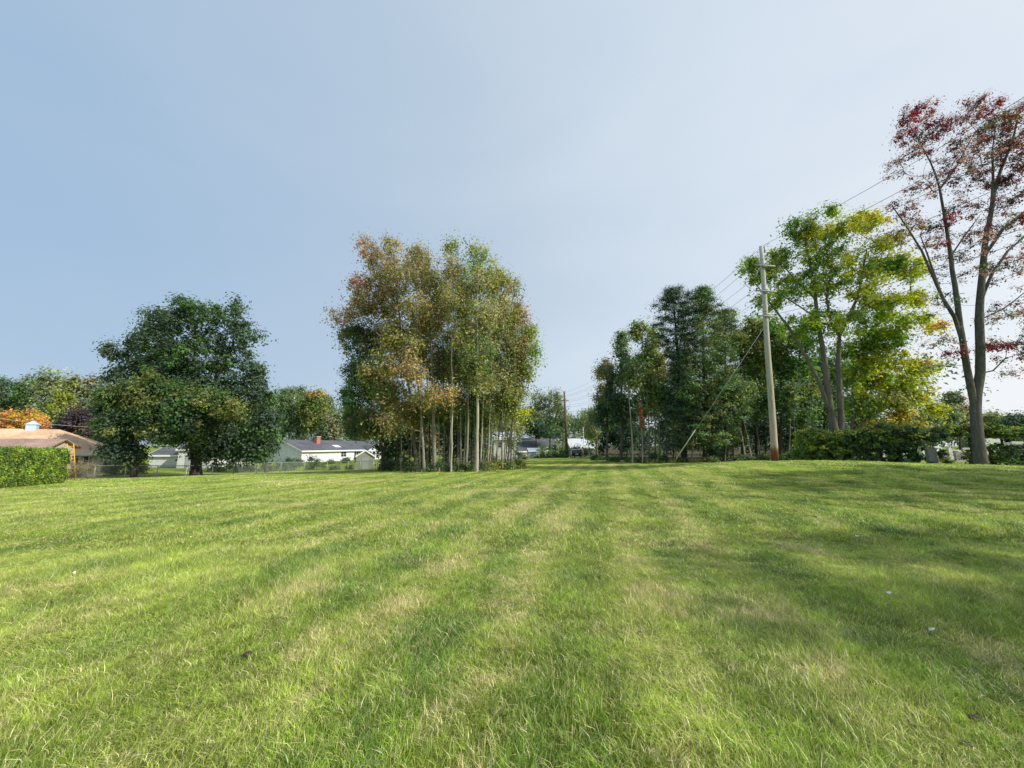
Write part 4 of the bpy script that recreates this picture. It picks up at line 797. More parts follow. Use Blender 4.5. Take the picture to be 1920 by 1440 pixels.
fence('silvery chain link fence left of the tall dark tree', row([186,243,302,356,404], 37.5, 42.5), 1.2, STEEL)
fence('dull chain link fence right of the tall dark tree', row([404,443,487,530,574], 43, 50.5), 1.2, DSTEEL)
fence('dark chain link fence in front of the small garden shed', row([574,616,655,678,702,724,745], 52, 50), 1.15, DSTEEL)
def vine_fence():
    pts = [G(1512, 24.6), G(1562, 24.2), G(1650, 22.6), G(1716, 21.9), G(1765, 21.5), G(1820, 20.9), G(1880, 20.4), G(1960, 20.0)]
    b = pts[0]; e = empty('vine_covered_fence', b); tag(e, 'rail fence overgrown with dark vines beside the cemetery', 'fence')
    tops = [1.75, 1.95, 2.0, 1.95, 1.95, 1.95, 1.95, 1.9]
    for p, h in zip(pts, tops):
        if p is pts[4]: continue
        MB().tube([p-b-Vector((0,0,.05)), p-b+Vector((0,0,h))], .05, 8).build('post', B_DARK, e, True)
    MB().tube([p-b+Vector((0,0,h-.12)) for p, h in zip(pts, tops)], .035, 6).build('rail', B_DARK, e, True)
    r = np.random.default_rng(8); C = []; K = []; R = []
    def seg(i, n, zlo, zhi, tn, dy=.35, rr=.22):
        for _ in range(n):
            t = r.random(); p = pts[i].lerp(pts[i+1], t); h = tops[i]*(1-t)+tops[i+1]*t
            h *= 1+.07*math.sin(p.x*2.1)+.05*math.sin(p.x*5.3+1); z = h*(zlo+(zhi-zlo)*r.random())
            C.append((p.x-b.x, p.y-b.y+r.normal(0, dy), gz(p.x, p.y)-b.z+z)); R.append(rr*(.7+.6*r.random()))
            K.append(np.array(T[tn[int(r.integers(0, len(tn)))]])*math.exp(r.normal(0, .22)))
    seg(0, 230, .05, 1.02, ('vine','green','ygreen'), .45); seg(0, 60, .8, 1.08, ('ygreen','lolive'), .4)
    seg(1, 190, .45, 1.02, ('vine','mid','dark')); seg(1, 110, .05, .5, ('mid','dark','vine'), .3, .16); seg(1, 40, .92, 1.06, ('vine','lolive'))
    seg(2, 180, .42, 1.02, ('dark','mid','vine')); seg(2, 70, .05, .45, ('dark','mid'), .3, .16); seg(2, 30, .92, 1.05, ('vine','olive'))
    seg(3, 90, .74, 1.03, ('vine','mid','dark'), .3, .17); seg(3, 14, .05, .6, ('mid','dark'), .3, .14)
    for i, n in ((4, 85), (5, 75), (6, 100)): seg(i, n, .80, 1.02, ('vine','mid','olive'), .25, .15)
    seg(5, 26, .05, .7, ('mid','vine'), .3, .2); seg(6, 90, .05, .55, ('mid','vine','dark'), .4, .22)
    # the leafy arch at the left end
    c = G(1530, 24.6)
    for _ in range(150):
        a = r.random()*PI; q = .75+.3*r.random(); C.append((c.x-b.x+math.cos(a)*1.25*q, c.y-b.y+r.normal(0, .5), c.z-b.z+.25+math.sin(a)*1.75*q)); R.append(.24*(.7+.6*r.random())); K.append(np.array(T[('ygreen','green','vine')[int(r.integers(0, 3))]]))
    C = np.array(C); R = np.array(R); K = np.array(K)
    V, Fc, t = leaf_geo(C, R, 46, .115, K, r, flat=.8, narrow=.7); link('vines', np_mesh('vines', V, Fc, t), LEAF, e)
vine_fence()
for px, Y, wp, hp, tn, lab in [(1812,20.6,18,22,('mid','dbrown','vine'),'straggly weeds left of the forked maple trunk'),(1862,20.2,16,20,('mid','vine'),'weeds growing right of the forked maple trunk'),(1892,19.8,22,32,('mid','dark','green'),'leafy weeds at the right edge under the fence'),(1768,22.5,8,14,('lolive','mid'),'small pale weed beside the grey marker stone')]:
    bush('weed_plant', lab, 'plant', px, Y, wp, hp, tn, leaf=.10, nleaf=36, rc=.22, dens=1.0)
def twig_bush():
    g = G(163, 33); b = np.array(g); r = np.random.default_rng(5); e = empty('bare_bush', g); tag(e, 'half bare brown bush at the right end of the hedge', 'bush')
    C = b+np.stack([r.normal(0, .75, 60), r.normal(0, .4, 60), .15+1.45*r.random(60)], -1)
    V, Fc = skeleton([([b-[0, 0, .05], b+[0, 0, .4]], .03, .02)], C, r, tip=.010, rise=.2, wig=.2); link('stems', np_mesh('stems', V-b, Fc, smooth=True), bark_mat('twig', (.20, .15, .10), (.42, .36, .27)), e)
    V, Fc, t = leaf_geo(C, np.full(60, .28), 20, .09, np.array([T[k] for k in ('brown','tan','olive')])[r.integers(0, 3, 60)], r); link('leaves', np_mesh('leaves', V-b, Fc, t), LEAF, e)
twig_bush()

# ------------------------------------------------------------------ poles and wires
WOOD = None
def pole_mat():
    m, N, L = new_mat('weathered_pole'); b = N.new('ShaderNodeBsdfPrincipled'); g = N.new('ShaderNodeTexCoord')
    mp = N.new('ShaderNodeMapping'); mp.inputs['Scale'].default_value = (9, 9, .5); L.new(g.outputs['Object'], mp.inputs[0]); n = noise(N, L, mp.outputs[0], 3, 6, .7)
    c = ramp(N, L, n, [(.28, (.20, .165, .13)), (.5, (.38, .33, .27)), (.75, (.56, .51, .44))])
    s = N.new('ShaderNodeSeparateXYZ'); L.new(g.outputs['Object'], s.inputs[0])
    nz = noise(N, L, mp.outputs[0], 1.5, 3, .6); z = mathn(N, L, 'ADD', s.outputs[2], mathn(N, L, 'MULTIPLY', mathn(N, L, 'SUBTRACT', nz, .5), .7))
    c = mixc(N, L, smooth(N, L, z, 4.5, 9.5, 0, .65), c, (.50, .52, .53))
    c = mixc(N, L, smooth(N, L, z, 2.6, 1.2, 0, .35), c, (.50, .33, .22))
    c = mixc(N, L, smooth(N, L, z, .85, .50, 0, .95), c, (.17, .045, .025))
    L.new(c, b.inputs['Base Color']); b.inputs['Roughness'].default_value = .85
    bp = N.new('ShaderNodeBump'); bp.inputs['Strength'].default_value = .6; bp.inputs['Distance'].default_value = .02; L.new(n, bp.inputs['Height']); L.new(bp.outputs[0], b.inputs['Normal']); out(N, L, b.outputs[0]); return m
POLE = pole_mat(); GREYWOOD = simple('grey_wood', (.36, .35, .33), .85, .3, 4, bump=.3); CERAMIC = simple('brown_glazed_ceramic', (.14, .06, .04), .25); DARKWIRE = simple('dark_cable', (.10, .10, .11), .5)
BROWNPOLE = simple('brown_pole_wood', (.13, .09, .06), .9, .3, 4, bump=.3); PALEWIRE = simple('pale_cable', (.5, .5, .48), .5)
PB = G(1450, 20); PT_ = P(1427, 462, 20); FB = G(1063, 66); FT = P(1058, 734, 66)
pe = empty('utility_pole', PB); tag(pe, 'tall weathered wooden pole with a reddish foot and three short cross arms', 'utility pole')
pv = PT_-PB; 
MB().tube([pv*f+Vector((.015*math.sin(f*9), 0, 0)) + (Vector((0,0,-.1)) if f == 0 else Vector()) for f in np.linspace(0, 1, 14)], [.170-.065*f for f in np.linspace(0, 1, 14)], 16).build('shaft', POLE, pe, True)
ld = (FB-PB); ld.z = 0; ld.normalize()                  # direction of the line
arm_dir = Vector((1, .12, 0)).normalized()
def onpole(py): 
    f = (P(1440, py, 20).z-PB.z)/pv.z; return pv*f
ATT = []
for k, py in enumerate((501, 548, 594)):
    c = onpole(py)-ld*.0+Vector((0, -.20+.04*k, 0))
    hw = .60
    a = MB(); 
    for s in (-1, 1):
        q0 = c+arm_dir*s*.0; q1 = c+arm_dir*s*hw
    a.tube([c-arm_dir*hw, c+arm_dir*hw], .045, 8); ar = a.build('cross_arm', GREYWOOD, pe, True)
    i_ = MB()
    MB().box(c+Vector((-.09, -.02, -.10)), c+Vector((.09, .09, .10))).build('arm_bracket', DARKWIRE, ar)
    for s in (-1, 1):
        q = c+arm_dir*s*(hw-.06); MB().tube([q+Vector((0,0,.04)), q+Vector((0,0,.09)), q+Vector((0,0,.15)), q+Vector((0,0,.17))], [.02, .035, .03, .015], 8).build('insulator', CERAMIC, ar, True)
        ATT.append(q+PB+Vector((0,0,.13)))
MB().tube([onpole(470)+Vector((.12, -.1, -.2)), onpole(470)+Vector((.12, -.1, .22))], .022, 6).build('top_pin', DARKWIRE, pe, True)
ATT.append(PT_+Vector((.12, -.1, .05)))
fe = empty('utility_pole', FB); tag(fe, 'thin dark brown pole far off at the left tip of the right woods', 'utility pole')
MB().tube([Vector((0,0,-.1)), (FT-FB)*.5, FT-FB], [.24, .20, .15], 10).build('shaft', BROWNPOLE, fe, True)
MB().tube([(FT-FB)*.86-Vector((.7,0,0)), (FT-FB)*.86+Vector((.7,0,0))], .06, 6).build('cross_arm', BROWNPOLE, fe, True)
def sag(a, b, s, n=24): return [a.lerp(b, i/n)-Vector((0, 0, s*4*(i/n)*(1-i/n))) for i in range(n+1)]
NF = Vector((PB.x, PB.y, 0))-ld*34; NF.z = 10.2
nl = ['highest cable leaving the top of the near pole', 'left cable on the upper cross arm', 'right cable on the upper cross arm', 'left cable on the middle cross arm', 'right cable on the middle cross arm', 'left cable on the lowest cross arm', 'right cable on the lowest cross arm']
order = [6, 0, 1, 2, 3, 4, 5]
for k, ai in enumerate(order):
    a = ATT[ai]; h = a.z-PB.z
    farp_ = FB.lerp(FT, .97-.035*k)+Vector((.25 if k % 2 else -.25, -.2, 0))
    nearp = NF+(a-PT_)*1.0; nearp.z = gz(NF.x, NF.y)+h*1.06+.6
    pts = sag(nearp, a, 1.55)+sag(a, farp_, 1.3)[1:]
    c0 = Vector(a); o = MB().tube([p-c0 for p in pts], .009, 5).build('power_line', DARKWIRE); o.location = c0
    tag(o, nl[k]+', running past the red maple', 'power line', 'power lines on the near pole')
# guy wire with a pale guard
GA = G(1251, 23.5); GT = PB+onpole(612)+Vector((-.1, -.05, 0)); 
o = empty('guy_wire', GA); tag(o, 'pale guy wire slanting from the near pole down to the grass', 'guy wire')
MB().tube([Vector((0,0,-.05)), GT-GA], .011, 6).build('cable', WIRE, o, True); gd = (GT-GA)
MB().tube([gd*.085, gd*.30], .022, 8).build('guard_sleeve', simple('pale_guard', (.55, .55, .50), .5), o, True)
MB().tube([gd*-.01+Vector((0,0,-.05)), gd*.03], .03, 6).build('anchor_rod', DARKWIRE, o, True)
def loose_line(label, a, b, s, mat=PALEWIRE, r=.018):
    o = MB().tube([p-a for p in sag(a, b, s)], r, 5).build('power_line', mat); o.location = a; tag(o, label, 'power line')
loose_line('thin pale cable crossing above the tan roof', P(-30, 781, 42), P(190, 802, 42), .15, r=.022)
loose_line('pale cable crossing in front of the far spruce to the far pole', P(930, 823, 80), FB.lerp(FT, .28), .25, r=.035)
loose_line('pale cable from the far pole to the white post on the roof', FB.lerp(FT, .28), P(1094, 818, 78), .1, r=.035)

# ------------------------------------------------------------------ houses
def siding(name, col, period=.14):
    m, N, L = new_mat(name); g = N.new('ShaderNodeTexCoord'); s = N.new('ShaderNodeSeparateXYZ'); L.new(g.outputs['Object'], s.inputs[0])
    f = mathn(N, L, 'FRACT', mathn(N, L, 'DIVIDE', s.outputs[2], period)); n = noise(N, L, g.outputs['Object'], 1.3, 4, .6)
    c = ramp(N, L, n, [(.3, tuple(x*.86 for x in col)), (.7, col)]); c = mixc(N, L, smooth(N, L, f, .88, .97, 0, .35), c, tuple(x*.4 for x in col))
    b = N.new('ShaderNodeBsdfPrincipled'); L.new(c, b.inputs['Base Color']); b.inputs['Roughness'].default_value = .6
    bp = N.new('ShaderNodeBump'); bp.inputs['Distance'].default_value = .02; L.new(f, bp.inputs['Height']); L.new(bp.outputs[0], b.inputs['Normal']); out(N, L, b.outputs[0]); return m
def boards(name, col, period=.22):
    m, N, L = new_mat(name); g = N.new('ShaderNodeTexCoord'); s = N.new('ShaderNodeSeparateXYZ'); L.new(g.outputs['Object'], s.inputs[0])
    f = mathn(N, L, 'FRACT', mathn(N, L, 'DIVIDE', mathn(N, L, 'ADD', s.outputs[0], s.outputs[1]), period)); n = noise(N, L, g.outputs['Object'], 3, 4, .7)
    c = ramp(N, L, n, [(.3, tuple(x*.75 for x in col)), (.7, col)]); c = mixc(N, L, smooth(N, L, f, .82, .95, 0, .5), c, tuple(x*.35 for x in col))
    b = N.new('ShaderNodeBsdfPrincipled'); L.new(c, b.inputs['Base Color']); b.inputs['Roughness'].default_value = .75; out(N, L, b.outputs[0]); return m
def shingle(name, col):
    m, N, L = new_mat(name); g = N.new('ShaderNodeTexCoord'); br = N.new('ShaderNodeTexBrick'); L.new(g.outputs['Object'], br.inputs['Vector'])
    br.inputs['Scale'].default_value = 2.2; br.inputs['Color1'].default_value = (*col, 1); br.inputs['Color2'].default_value = (*[x*.8 for x in col], 1); br.inputs['Mortar'].default_value = (*[x*.6 for x in col], 1); br.inputs['Mortar Size'].default_value = .03
    n = noise(N, L, g.outputs['Object'], .5, 5, .7); hs = N.new('ShaderNodeHueSaturation'); L.new(br.outputs[0], hs.inputs['Color']); L.new(smooth(N, L, n, .3, .7, .78, 1.22), hs.inputs['Value'])
    b = N.new('ShaderNodeBsdfPrincipled'); L.new(hs.outputs[0], b.inputs['Base Color']); b.inputs['Roughness'].default_value = .9; b.inputs['Specular IOR Level'].default_value = .2; out(N, L, b.outputs[0]); return m
WHITE = siding('white_siding', (.76, .78, .83)); WTRIM = simple('white_trim', (.8, .8, .79), .5, .06); CREAM = siding('pale_siding', (.62, .60, .54)); TANB = boards('tan_boards', (.60, .53, .42))
GROOF = shingle('grey_shingles', (.125, .13, .15)); TROOF = shingle('tan_shingles', (.74, .50, .33)); PROOF = shingle('faded_shingles', (.42, .29, .24)); BRICK = simple('red_brick', (.36, .17, .12), .9, .35, 9)
BLUEB = boards('blue_boards', (.30, .38, .50)); SHEDW = siding('grey_siding', (.30, .31, .29)); LBLUE = simple('pale_blue_paint', (.50, .60, .72), .5, .08)
def glass_mat():
    m, N, L = new_mat('window_glass'); b = N.new('ShaderNodeBsdfPrincipled'); b.inputs['Base Color'].default_value = (.02, .025, .03, 1); b.inputs['Roughness'].default_value = .06; b.inputs['Specular IOR Level'].default_value = .6; out(N, L, b.outputs[0]); return m
GLASS = glass_mat(); GREYMET = simple('pale_metal_roof', (.55, .58, .62), .4, .1)
def frame_of(origin, along):
    """empty whose local +X runs along the front wall; local -Y faces out of it"""
    return math.atan2(along[1], along[0])
def window(e, x0, x1, z0, z1, y=0.0, panes=1, face='front', trim=WTRIM, X=None):
    """a framed window on the wall plane y (front) or x=X (side)"""
    m = MB(); t = .09
    def bx(a0, a1, c0, c1, d0, d1):
        if face == 'front': return (a0, y-d1, c0), (a1, y-d0, c1)
        if face == 'right': return (X+d0, a0, c0), (X+d1, a1, c1)
        return (X-d1, a0, c0), (X-d0, a1, c1)
    m.box(*bx(x0-t, x0, z0-t, z1+t, -.02, .05)); m.box(*bx(x1, x1+t, z0-t, z1+t, -.02, .05)); m.box(*bx(x0, x1, z1, z1+t, -.02, .048)); m.box(*bx(x0, x1, z0-t, z0, -.02, .06))
    for k in range(1, panes): xm = x0+(x1-x0)*k/panes; m.box(*bx(xm-.03, xm+.03, z0, z1, 0, .04))
    zm = (z0+z1)/2; m.box(*bx(x0, x1, zm-.02, zm+.02, 0, .032))
    f = m.build('window', trim, e); MB().box(*bx(x0, x1, z0, z1, 0, .02)).build('pane', GLASS, f)
def house(name, label, cat, corner, along, L_, D, H, R_, wall, roof, hip0=0, hip1=0, oh=.4, base=-.4, group=None):
    """front wall from corner along 'along'; local frame x along, y depth away"""
    e = empty(name, corner, math.atan2(along[1], along[0])); tag(e, label, cat, group)
    m = MB().add([(0,0,base),(L_,0,base),(L_,D,base),(0,D,base),(0,0,H),(L_,0,H),(L_,D,H),(0,D,H)], [(0,1,5,4),(1,2,6,5),(2,3,7,6),(3,0,4,7)])
    if not hip0: m.add([(0,0,H),(0,D,H),(0,D/2,H+R_)], [(0,2,1)])
    if not hip1: m.add([(L_,0,H),(L_,D,H),(L_,D/2,H+R_)], [(0,1,2)])
    m.build('wall', wall, e)
    zo = H-oh*R_/(D/2); th = .14; x0, x1 = -oh, L_+oh
    a = (x0,-oh,zo); b = (x1,-oh,zo); c = (x1,D+oh,zo); d = (x0,D+oh,zo); r0 = (x0+(hip0+oh if hip0 else 0), D/2, H+R_+.03); r1 = (x1-(hip1+oh if hip1 else 0), D/2, H+R_+.03)
    up = lambda p: (p[0], p[1], p[2]+th)
    lo = [a, b, c, d, r0, r1]; hi = [up(p) for p in lo]; V = lo+hi
    Fc = [(6,7,11,10),(8,9,10,11),(0,4,5,1),(2,5,4,3),(9,6,10),(7,8,11),(0,3,4),(1,5,2),(0,1,7,6),(2,3,9,8),(1,2,8,7),(3,0,6,9)]
    if not hip0: Fc = [f for f in Fc if f not in ((9,6,10),(0,3,4),(3,0,6,9))]+[(0,6,10,4),(4,10,9,3)]
    if not hip1: Fc = [f for f in Fc if f not in ((7,8,11),(1,5,2),(1,2,8,7))]+[(1,5,11,7),(5,2,8,11)]
    rf = py_mesh('roof', V, Fc, roof, e)
    g = MB().box((x0, -oh-.06, zo-.12), (x1, -oh-.003, zo+.15))
    if not hip0:
        for s in (0, 1):
            y0, y1 = (-oh, D/2) if s == 0 else (D+oh, D/2); g.add([(x0-.03,y0,zo-.05),(x0-.03,y1,H+R_-.02),(x0-.03,y1,H+R_+.19),(x0-.03,y0,zo+.16),(x0-.003,y0,zo-.05),(x0-.003,y1,H+R_-.02),(x0-.003,y1,H+R_+.19),(x0-.003,y0,zo+.16)], [(0,1,2,3),(4,7,6,5),(0,4,5,1),(3,2,6,7)])
    g.build('fascia', WTRIM, e); return e, rf
# white ranch house
c = Vector((XR(567)*77, 77, -1.95)); al = Vector((.32, .947, 0))
def tx(px):                                          # distance along the ranch front seen at photo column px
    k = XR(px); return (k*c.y-c.x)/(al.x-k*al.y)
RL = tx(733)
ranch, rr = house('ranch_house', 'long white ranch house with grey roof and brick chimney behind the fence', 'house', c, al, RL, 10.2, 2.55, 1.95, WHITE, GROOF, hip1=5.2, oh=.5)
xc_ = tx(615.5)*1.04
ch = MB().box((xc_-.5, 3.0, 2.9), (xc_+.5, 3.9, 5.35)).build('chimney', BRICK, rr); MB().box((xc_-.6, 2.9, 5.352), (xc_+.6, 4.0, 5.47)).build('chimney_cap', simple('cement', (.5, .48, .45), .9), ch)
xs_ = tx(640); MB().add([(xs_-.4,1.2,3.20),(xs_+1.3,1.2,3.20),(xs_+1.3,2.3,3.62),(xs_-.4,2.3,3.62),(xs_-.4,1.2,3.07),(xs_+1.3,1.2,3.07),(xs_+1.3,2.3,3.49),(xs_-.4,2.3,3.49)], [(0,1,2,3),(0,4,5,1),(1,5,6,2),(2,6,7,3),(3,7,4,0)]).build('skylight', WTRIM, rr)
window(ranch, tx(640.5), tx(650), 1.05, 2.15, panes=2); window(ranch, tx(665), tx(677), .55, 2.1, panes=3)
# bay with its own little gable
b0, b1 = tx(681), tx(704); bm = (b0+b1)/2
bay = MB().add([(b0,0,-.3),(b0,-1.4,-.3),(b1,-1.4,-.3),(b1,0,-.3),(b0,0,2.3),(b0,-1.4,2.3),(b1,-1.4,2.3),(b1,0,2.3),(bm,-1.4,3.3)], [(0,4,5,1),(1,5,6,2),(2,6,7,3),(5,8,6)]).build('sun_room', WHITE, ranch)
MB().add([(b0-.4,-1.8,2.15),(bm,-1.8,3.42),(b1+.4,-1.8,2.15),(b0-.4,2.2,2.15),(bm,2.2,3.42),(b1+.4,2.2,2.15),(b0-.4,-1.8,2.27),(bm,-1.8,3.54),(b1+.4,-1.8,2.27),(b0-.4,2.2,2.27),(bm,2.2,3.54),(b1+.4,2.2,2.27)], [(0,3,4,1),(1,4,5,2),(6,7,10,9),(7,8,11,10),(0,1,7,6),(1,2,8,7)]).build('roof', GROOF, bay)
MB().add([(b0-.4,-1.83,2.1),(bm,-1.83,3.37),(b1+.4,-1.83,2.1),(b0-.4,-1.83,2.3),(bm,-1.83,3.57),(b1+.4,-1.83,2.3)], [(0,1,4,3),(1,2,5,4)]).build('fascia', WTRIM, bay)
bw = (b1-b0)
for k in range(3): window(bay, b0+bw*(.07+.31*k), b0+bw*(.31+.31*k), .5, 2.15, y=-1.4)
for px, Y, wp, hp, tn, lab in [(545,72,14,14,('dark','mid'),'dark bush below the left gable of the ranch house'),(590,68,15,24,('mid','dark'),'tall dark bush in front of the ranch house wall'),(563,66,10,24,('dark','mid'),'dark upright bush at the corner of the ranch house'),(622,74,9,8,('dbrown','dark'),'small brown bush in front of the ranch house wall'),(651,76,9,12,('dark','dark'),'dark round bush under the ranch house double window'),(671,80,9,10,('dark','mid'),'dark round bush under the ranch house triple window'),(738,44,26,36,('dark','dark'),'dark tall bush behind the saplings left of the clump'),(640,58,30,10,('mid','grey'),'low grey green bushes behind the dark fence'),(730,54,16,26,('dark','mid'),'dark bush right of the small garden shed'),(520,54,26,20,('mid','dark','grey'),'broad bush behind the dull fence'),(463,52,22,14,('dark','mid'),'low dark bush behind the dull fence')]:
    bush('bush', lab, 'bush', px, Y, wp, hp, tn, leaf=.26, nleaf=55, rc=.75, dens=1.5, group='bushes around the ranch house')
# garden shed
c2 = G(680, 57); al2 = Vector((.93, .36, 0))
sh, _ = house('garden_shed', 'small grey garden shed with a gable behind the dark fence', 'shed', c2, Vector((-.55, .83, 0)), 2.6, 2.4, 1.9, .75, SHEDW, GROOF, oh=.12)
sh.rotation_euler[2] = math.atan2(.95, -.30); sh.location = G(703, 56)
MB().box((-.04, .75, 0), (-.003, 1.65, 1.75)).build('door', siding('grey_door_boards', (.36, .37, .35)), sh)
# white house behind the oak
wh, whr = house('white_house', 'white low house seen under the tall dark tree', 'house', G(284, 62), Vector((.98, .2, 0)), 7.4, 6, 1.9, 1.0, WHITE, GROOF, oh=.3)
wh2, _ = house('white_garage', 'white gabled garage just left of the thick dark trunk', 'garage', G(336, 60), Vector((.98, .2, 0)), 4.6, 5, 2.9, 1.2, WHITE, GROOF, oh=.25)
MB().box((1.1, -.05, -.1), (1.75, -.004, 2.0)).build('door', simple('grey_door', (.35, .36, .38), .5), wh2)
wh3, _ = house('white_house', 'white low house behind the thin stems right of the thick dark trunk', 'house', G(372, 66), Vector((.98, .2, 0)), 6, 6, 2.2, 1.1, WHITE, GROOF, oh=.3)
for k in (1.2, 3.8): window(wh3, k, k+1.2, .9, 1.8)
# tan roofed house
al3 = Vector((.84, .5426, 0)); c3 = Vector((XR(187)*40, 40, -1.62)); o3 = c3-al3*14.0
e, rf = house('tan_roofed_house', 'low house with a tan shingle hip roof behind the hedge', 'house', o3, al3, 14.0, 8, 2.62, 2.1, CREAM, TROOF, hip0=4, hip1=4.2, oh=.55)
zc = 2.62+2.1
def xw(px, back=0.0):
    ox, oy = o3.x-al3.y*back, o3.y+al3.x*back; k = XR(px); return (k*oy-ox)/(al3.x-k*al3.y)
cx0 = xw(54, 4.0); cu = MB().box((cx0-.36, 3.64, zc-.7), (cx0+.36, 4.36, zc+.62)).build('cupola', LBLUE, rf)
MB().add([(cx0-.44,3.56,zc+.62),(cx0+.44,3.56,zc+.62),(cx0+.44,4.44,zc+.62),(cx0-.44,4.44,zc+.62),(cx0,4.0,zc+1.05)], [(0,1,4),(1,2,4),(2,3,4),(3,0,4),(0,3,2,1)]).build('cupola_roof', LBLUE, cu)
MB().tube([(cx0,4.0,zc+1.0),(cx0,4.0,zc+1.35)], .04, 6).build('finial', DARKWIRE, cu)
xk = xw(22, 1.5); MB().add([(xk-.6,1.2,3.42),(xk+.8,1.2,3.42),(xk+.8,2.1,3.88),(xk-.6,2.1,3.88),(xk-.6,1.2,3.2),(xk+.8,1.2,3.2),(xk+.8,2.1,3.65),(xk-.6,2.1,3.65)], [(0,1,2,3),(0,4,5,1),(1,5,6,2),(3,7,4,0)]).build('skylight', simple('skylight_glass', (.5, .52, .55), .2), rf)
window(e, xw(144), xw(153), .45, 2.0, panes=1); window(e, xw(162), xw(170), 1.3, 2.1, panes=1)
MB().box((xw(161), -.06, .1), (xw(171), -.003, 1.15)).build('wall_panel', WTRIM, e)
MB().tube([(xw(175),-.55,2.1),(xw(172.5),-.2,1.8),(xw(172),-.06,1.7),(xw(172),-.06,0)], .05, 6).build('downspout', WTRIM, e)
for px, Y, wp, hp, lab in [(208,42.5,20,36,'dark bush behind the fence by the tan roofed house'),(238,45,24,34,'dark bush in the shade behind the left fence'),(266,47,20,30,'dark bush left of the white low house')]:
    bush('bush', lab, 'bush', px, Y, wp, hp, ('dark','dark','dbrown'), leaf=.24, nleaf=55, rc=.75, dens=1.5, group='dark bushes behind the left fence')
for px, Y, wp, hp, lab in [(408,52,16,20,'dark bush added for shade behind the fence just right of the thick dark trunk'),(436,54,20,22,'dark bush added for shade behind the dull fence, third post'),(550,57,22,20,'dark bush added for shade behind the dull fence near its right end'),(596,60,20,16,'dark low bush added for shade behind the dark fence left part')]:
    bush('bush', lab, 'bush', px, Y, wp, hp, ('dark','mid','dark'), leaf=.24, nleaf=55, rc=.75, dens=1.4, group='dark bushes added for shade behind the right fence')  # bushes added to darken the shaded yard behind the fence
# wing with its gable toward the right
wg = Vector((XR(93)*34.5, 34.5, -1.45))
wv, wr = house('garage_wing', 'tan boarded gable wing peeking over the hedge', 'garage', wg, Vector((-.28, .96, 0)), 3.3, 8, 2.6, 1.0, TANB, PROOF, oh=.25)
# the gable end faces the lawn: ridge runs left, so turn the wing
wv.location = wg+Vector((-7.9, .2, 0)); wv.rotation_euler[2] = 0.0
for o_ in list(wv.children): bpy.data.objects.remove(o_, do_unlink=True)
wv.rotation_euler[2] = math.radians(14)
D_ = 2.8; L_ = 8.0; H_ = 2.95; R_ = .6
wv.location = Vector((XR(90)*34.4, 34.4, -1.5))-Vector((math.cos(.244)*L_, math.sin(.244)*L_, 0))
MB().add([(0,0,-.3),(L_,0,-.3),(L_,D_,-.3),(0,D_,-.3),(0,0,H_),(L_,0,H_),(L_,D_,H_),(0,D_,H_),(L_,D_/2,H_+R_),(0,D_/2,H_+R_)], [(0,1,5,4),(1,2,6,5),(2,3,7,6),(3,0,4,7),(5,6,8),(7,4,9)]).build('wall', TANB, wv)
MB().add([(-.2,-.3,H_-.16),(L_+.3,-.3,H_-.16),(L_+.3,D_/2,H_+R_+.03),(-.2,D_/2,H_+R_+.03),(-.2,D_+.3,H_-.16),(L_+.3,D_+.3,H_-.16)]+[(x,y,z+.12) for x,y,z in [(-.2,-.3,H_-.16),(L_+.3,-.3,H_-.16),(L_+.3,D_/2,H_+R_+.03),(-.2,D_/2,H_+R_+.03),(-.2,D_+.3,H_-.16),(L_+.3,D_+.3,H_-.16)]],
         [(0,3,2,1),(3,4,5,2),(6,7,8,9),(9,8,11,10),(0,1,7,6),(1,2,8,7),(2,5,11,8),(5,4,10,11)]).build('roof', PROOF, wv)
# ladder
lb_ = G(146, 33.6); lt = P(132, 832, 33.8); e = empty('ladder', lb_); tag(e, 'orange extension ladder leaning against the tan gable wing', 'ladder')
ORG = simple('orange_fibreglass', (.80, .36, .06), .5, .1); v = lt-lb_; s_ = Vector((.15, .16, 0))
for s in (-1, 1): MB().tube([s_*s*1.05, v+s_*s*.85], .035, 6).build('rail', ORG, e)
for k in range(11): MB().tube([v*(k+.7)/11.5-s_, v*(k+.7)/11.5+s_], .022, 5).build('rung', ORG, e)
# houses seen between the clump and the right woods
h1, _ = house('white_house', 'white two storey house seen through the right trunks of the clump', 'house', G(926, 76), Vector((.99, .1, 0)), 4.4, 7, 4.0, 1.3, CREAM, GREYMET, oh=.3)
for x in (.6, 2.7): window(h1, x, x+1.1, 2.3, 3.3)
h2, _ = house('grey_roofed_house', 'low house with a blue grey roof right of the clump', 'house', G(966, 84), Vector((.97, .25, 0)), 5.2, 7, 1.5, 1.7, WHITE, GROOF, oh=.3)
h3, _ = house('grey_roofed_house', 'taller blue grey roofed house just behind the low one', 'house', G(986, 94), Vector((.95, .3, 0)), 8, 7, 2.6, 1.9, WHITE, GROOF, oh=.4)
h4, _ = house('pale_roofed_house', 'low house with a pale metal roof right of the far pole', 'house', G(1071, 90), Vector((.99, .05, 0)), 5.4, 7, 2.3, 1.8, SHEDW, GREYMET, oh=.4)
o = MB().tube([(0,0,-.6),(0,0,3.0)], .09, 8).build('vent_pipe', WTRIM); o.location = P(1094, 828, 79); o.name = 'white_post'; tag(o, 'slim white post standing by the pale roof', 'post')
bs, _ = house('blue_shed', 'small blue grey shed behind the lawn right of the clump', 'shed', G(991, 66), Vector((.99, .1, 0)), 1.95, 1.8, 1.25, .35, BLUEB, BLUEB, oh=.08)
MB().box((1.25, -.05, 0), (1.9, -.004, 1.2)).build('door', WTRIM, bs)
STONE = simple('field_stone', (.20, .19, .17), .9, .4, 5, bump=.8)
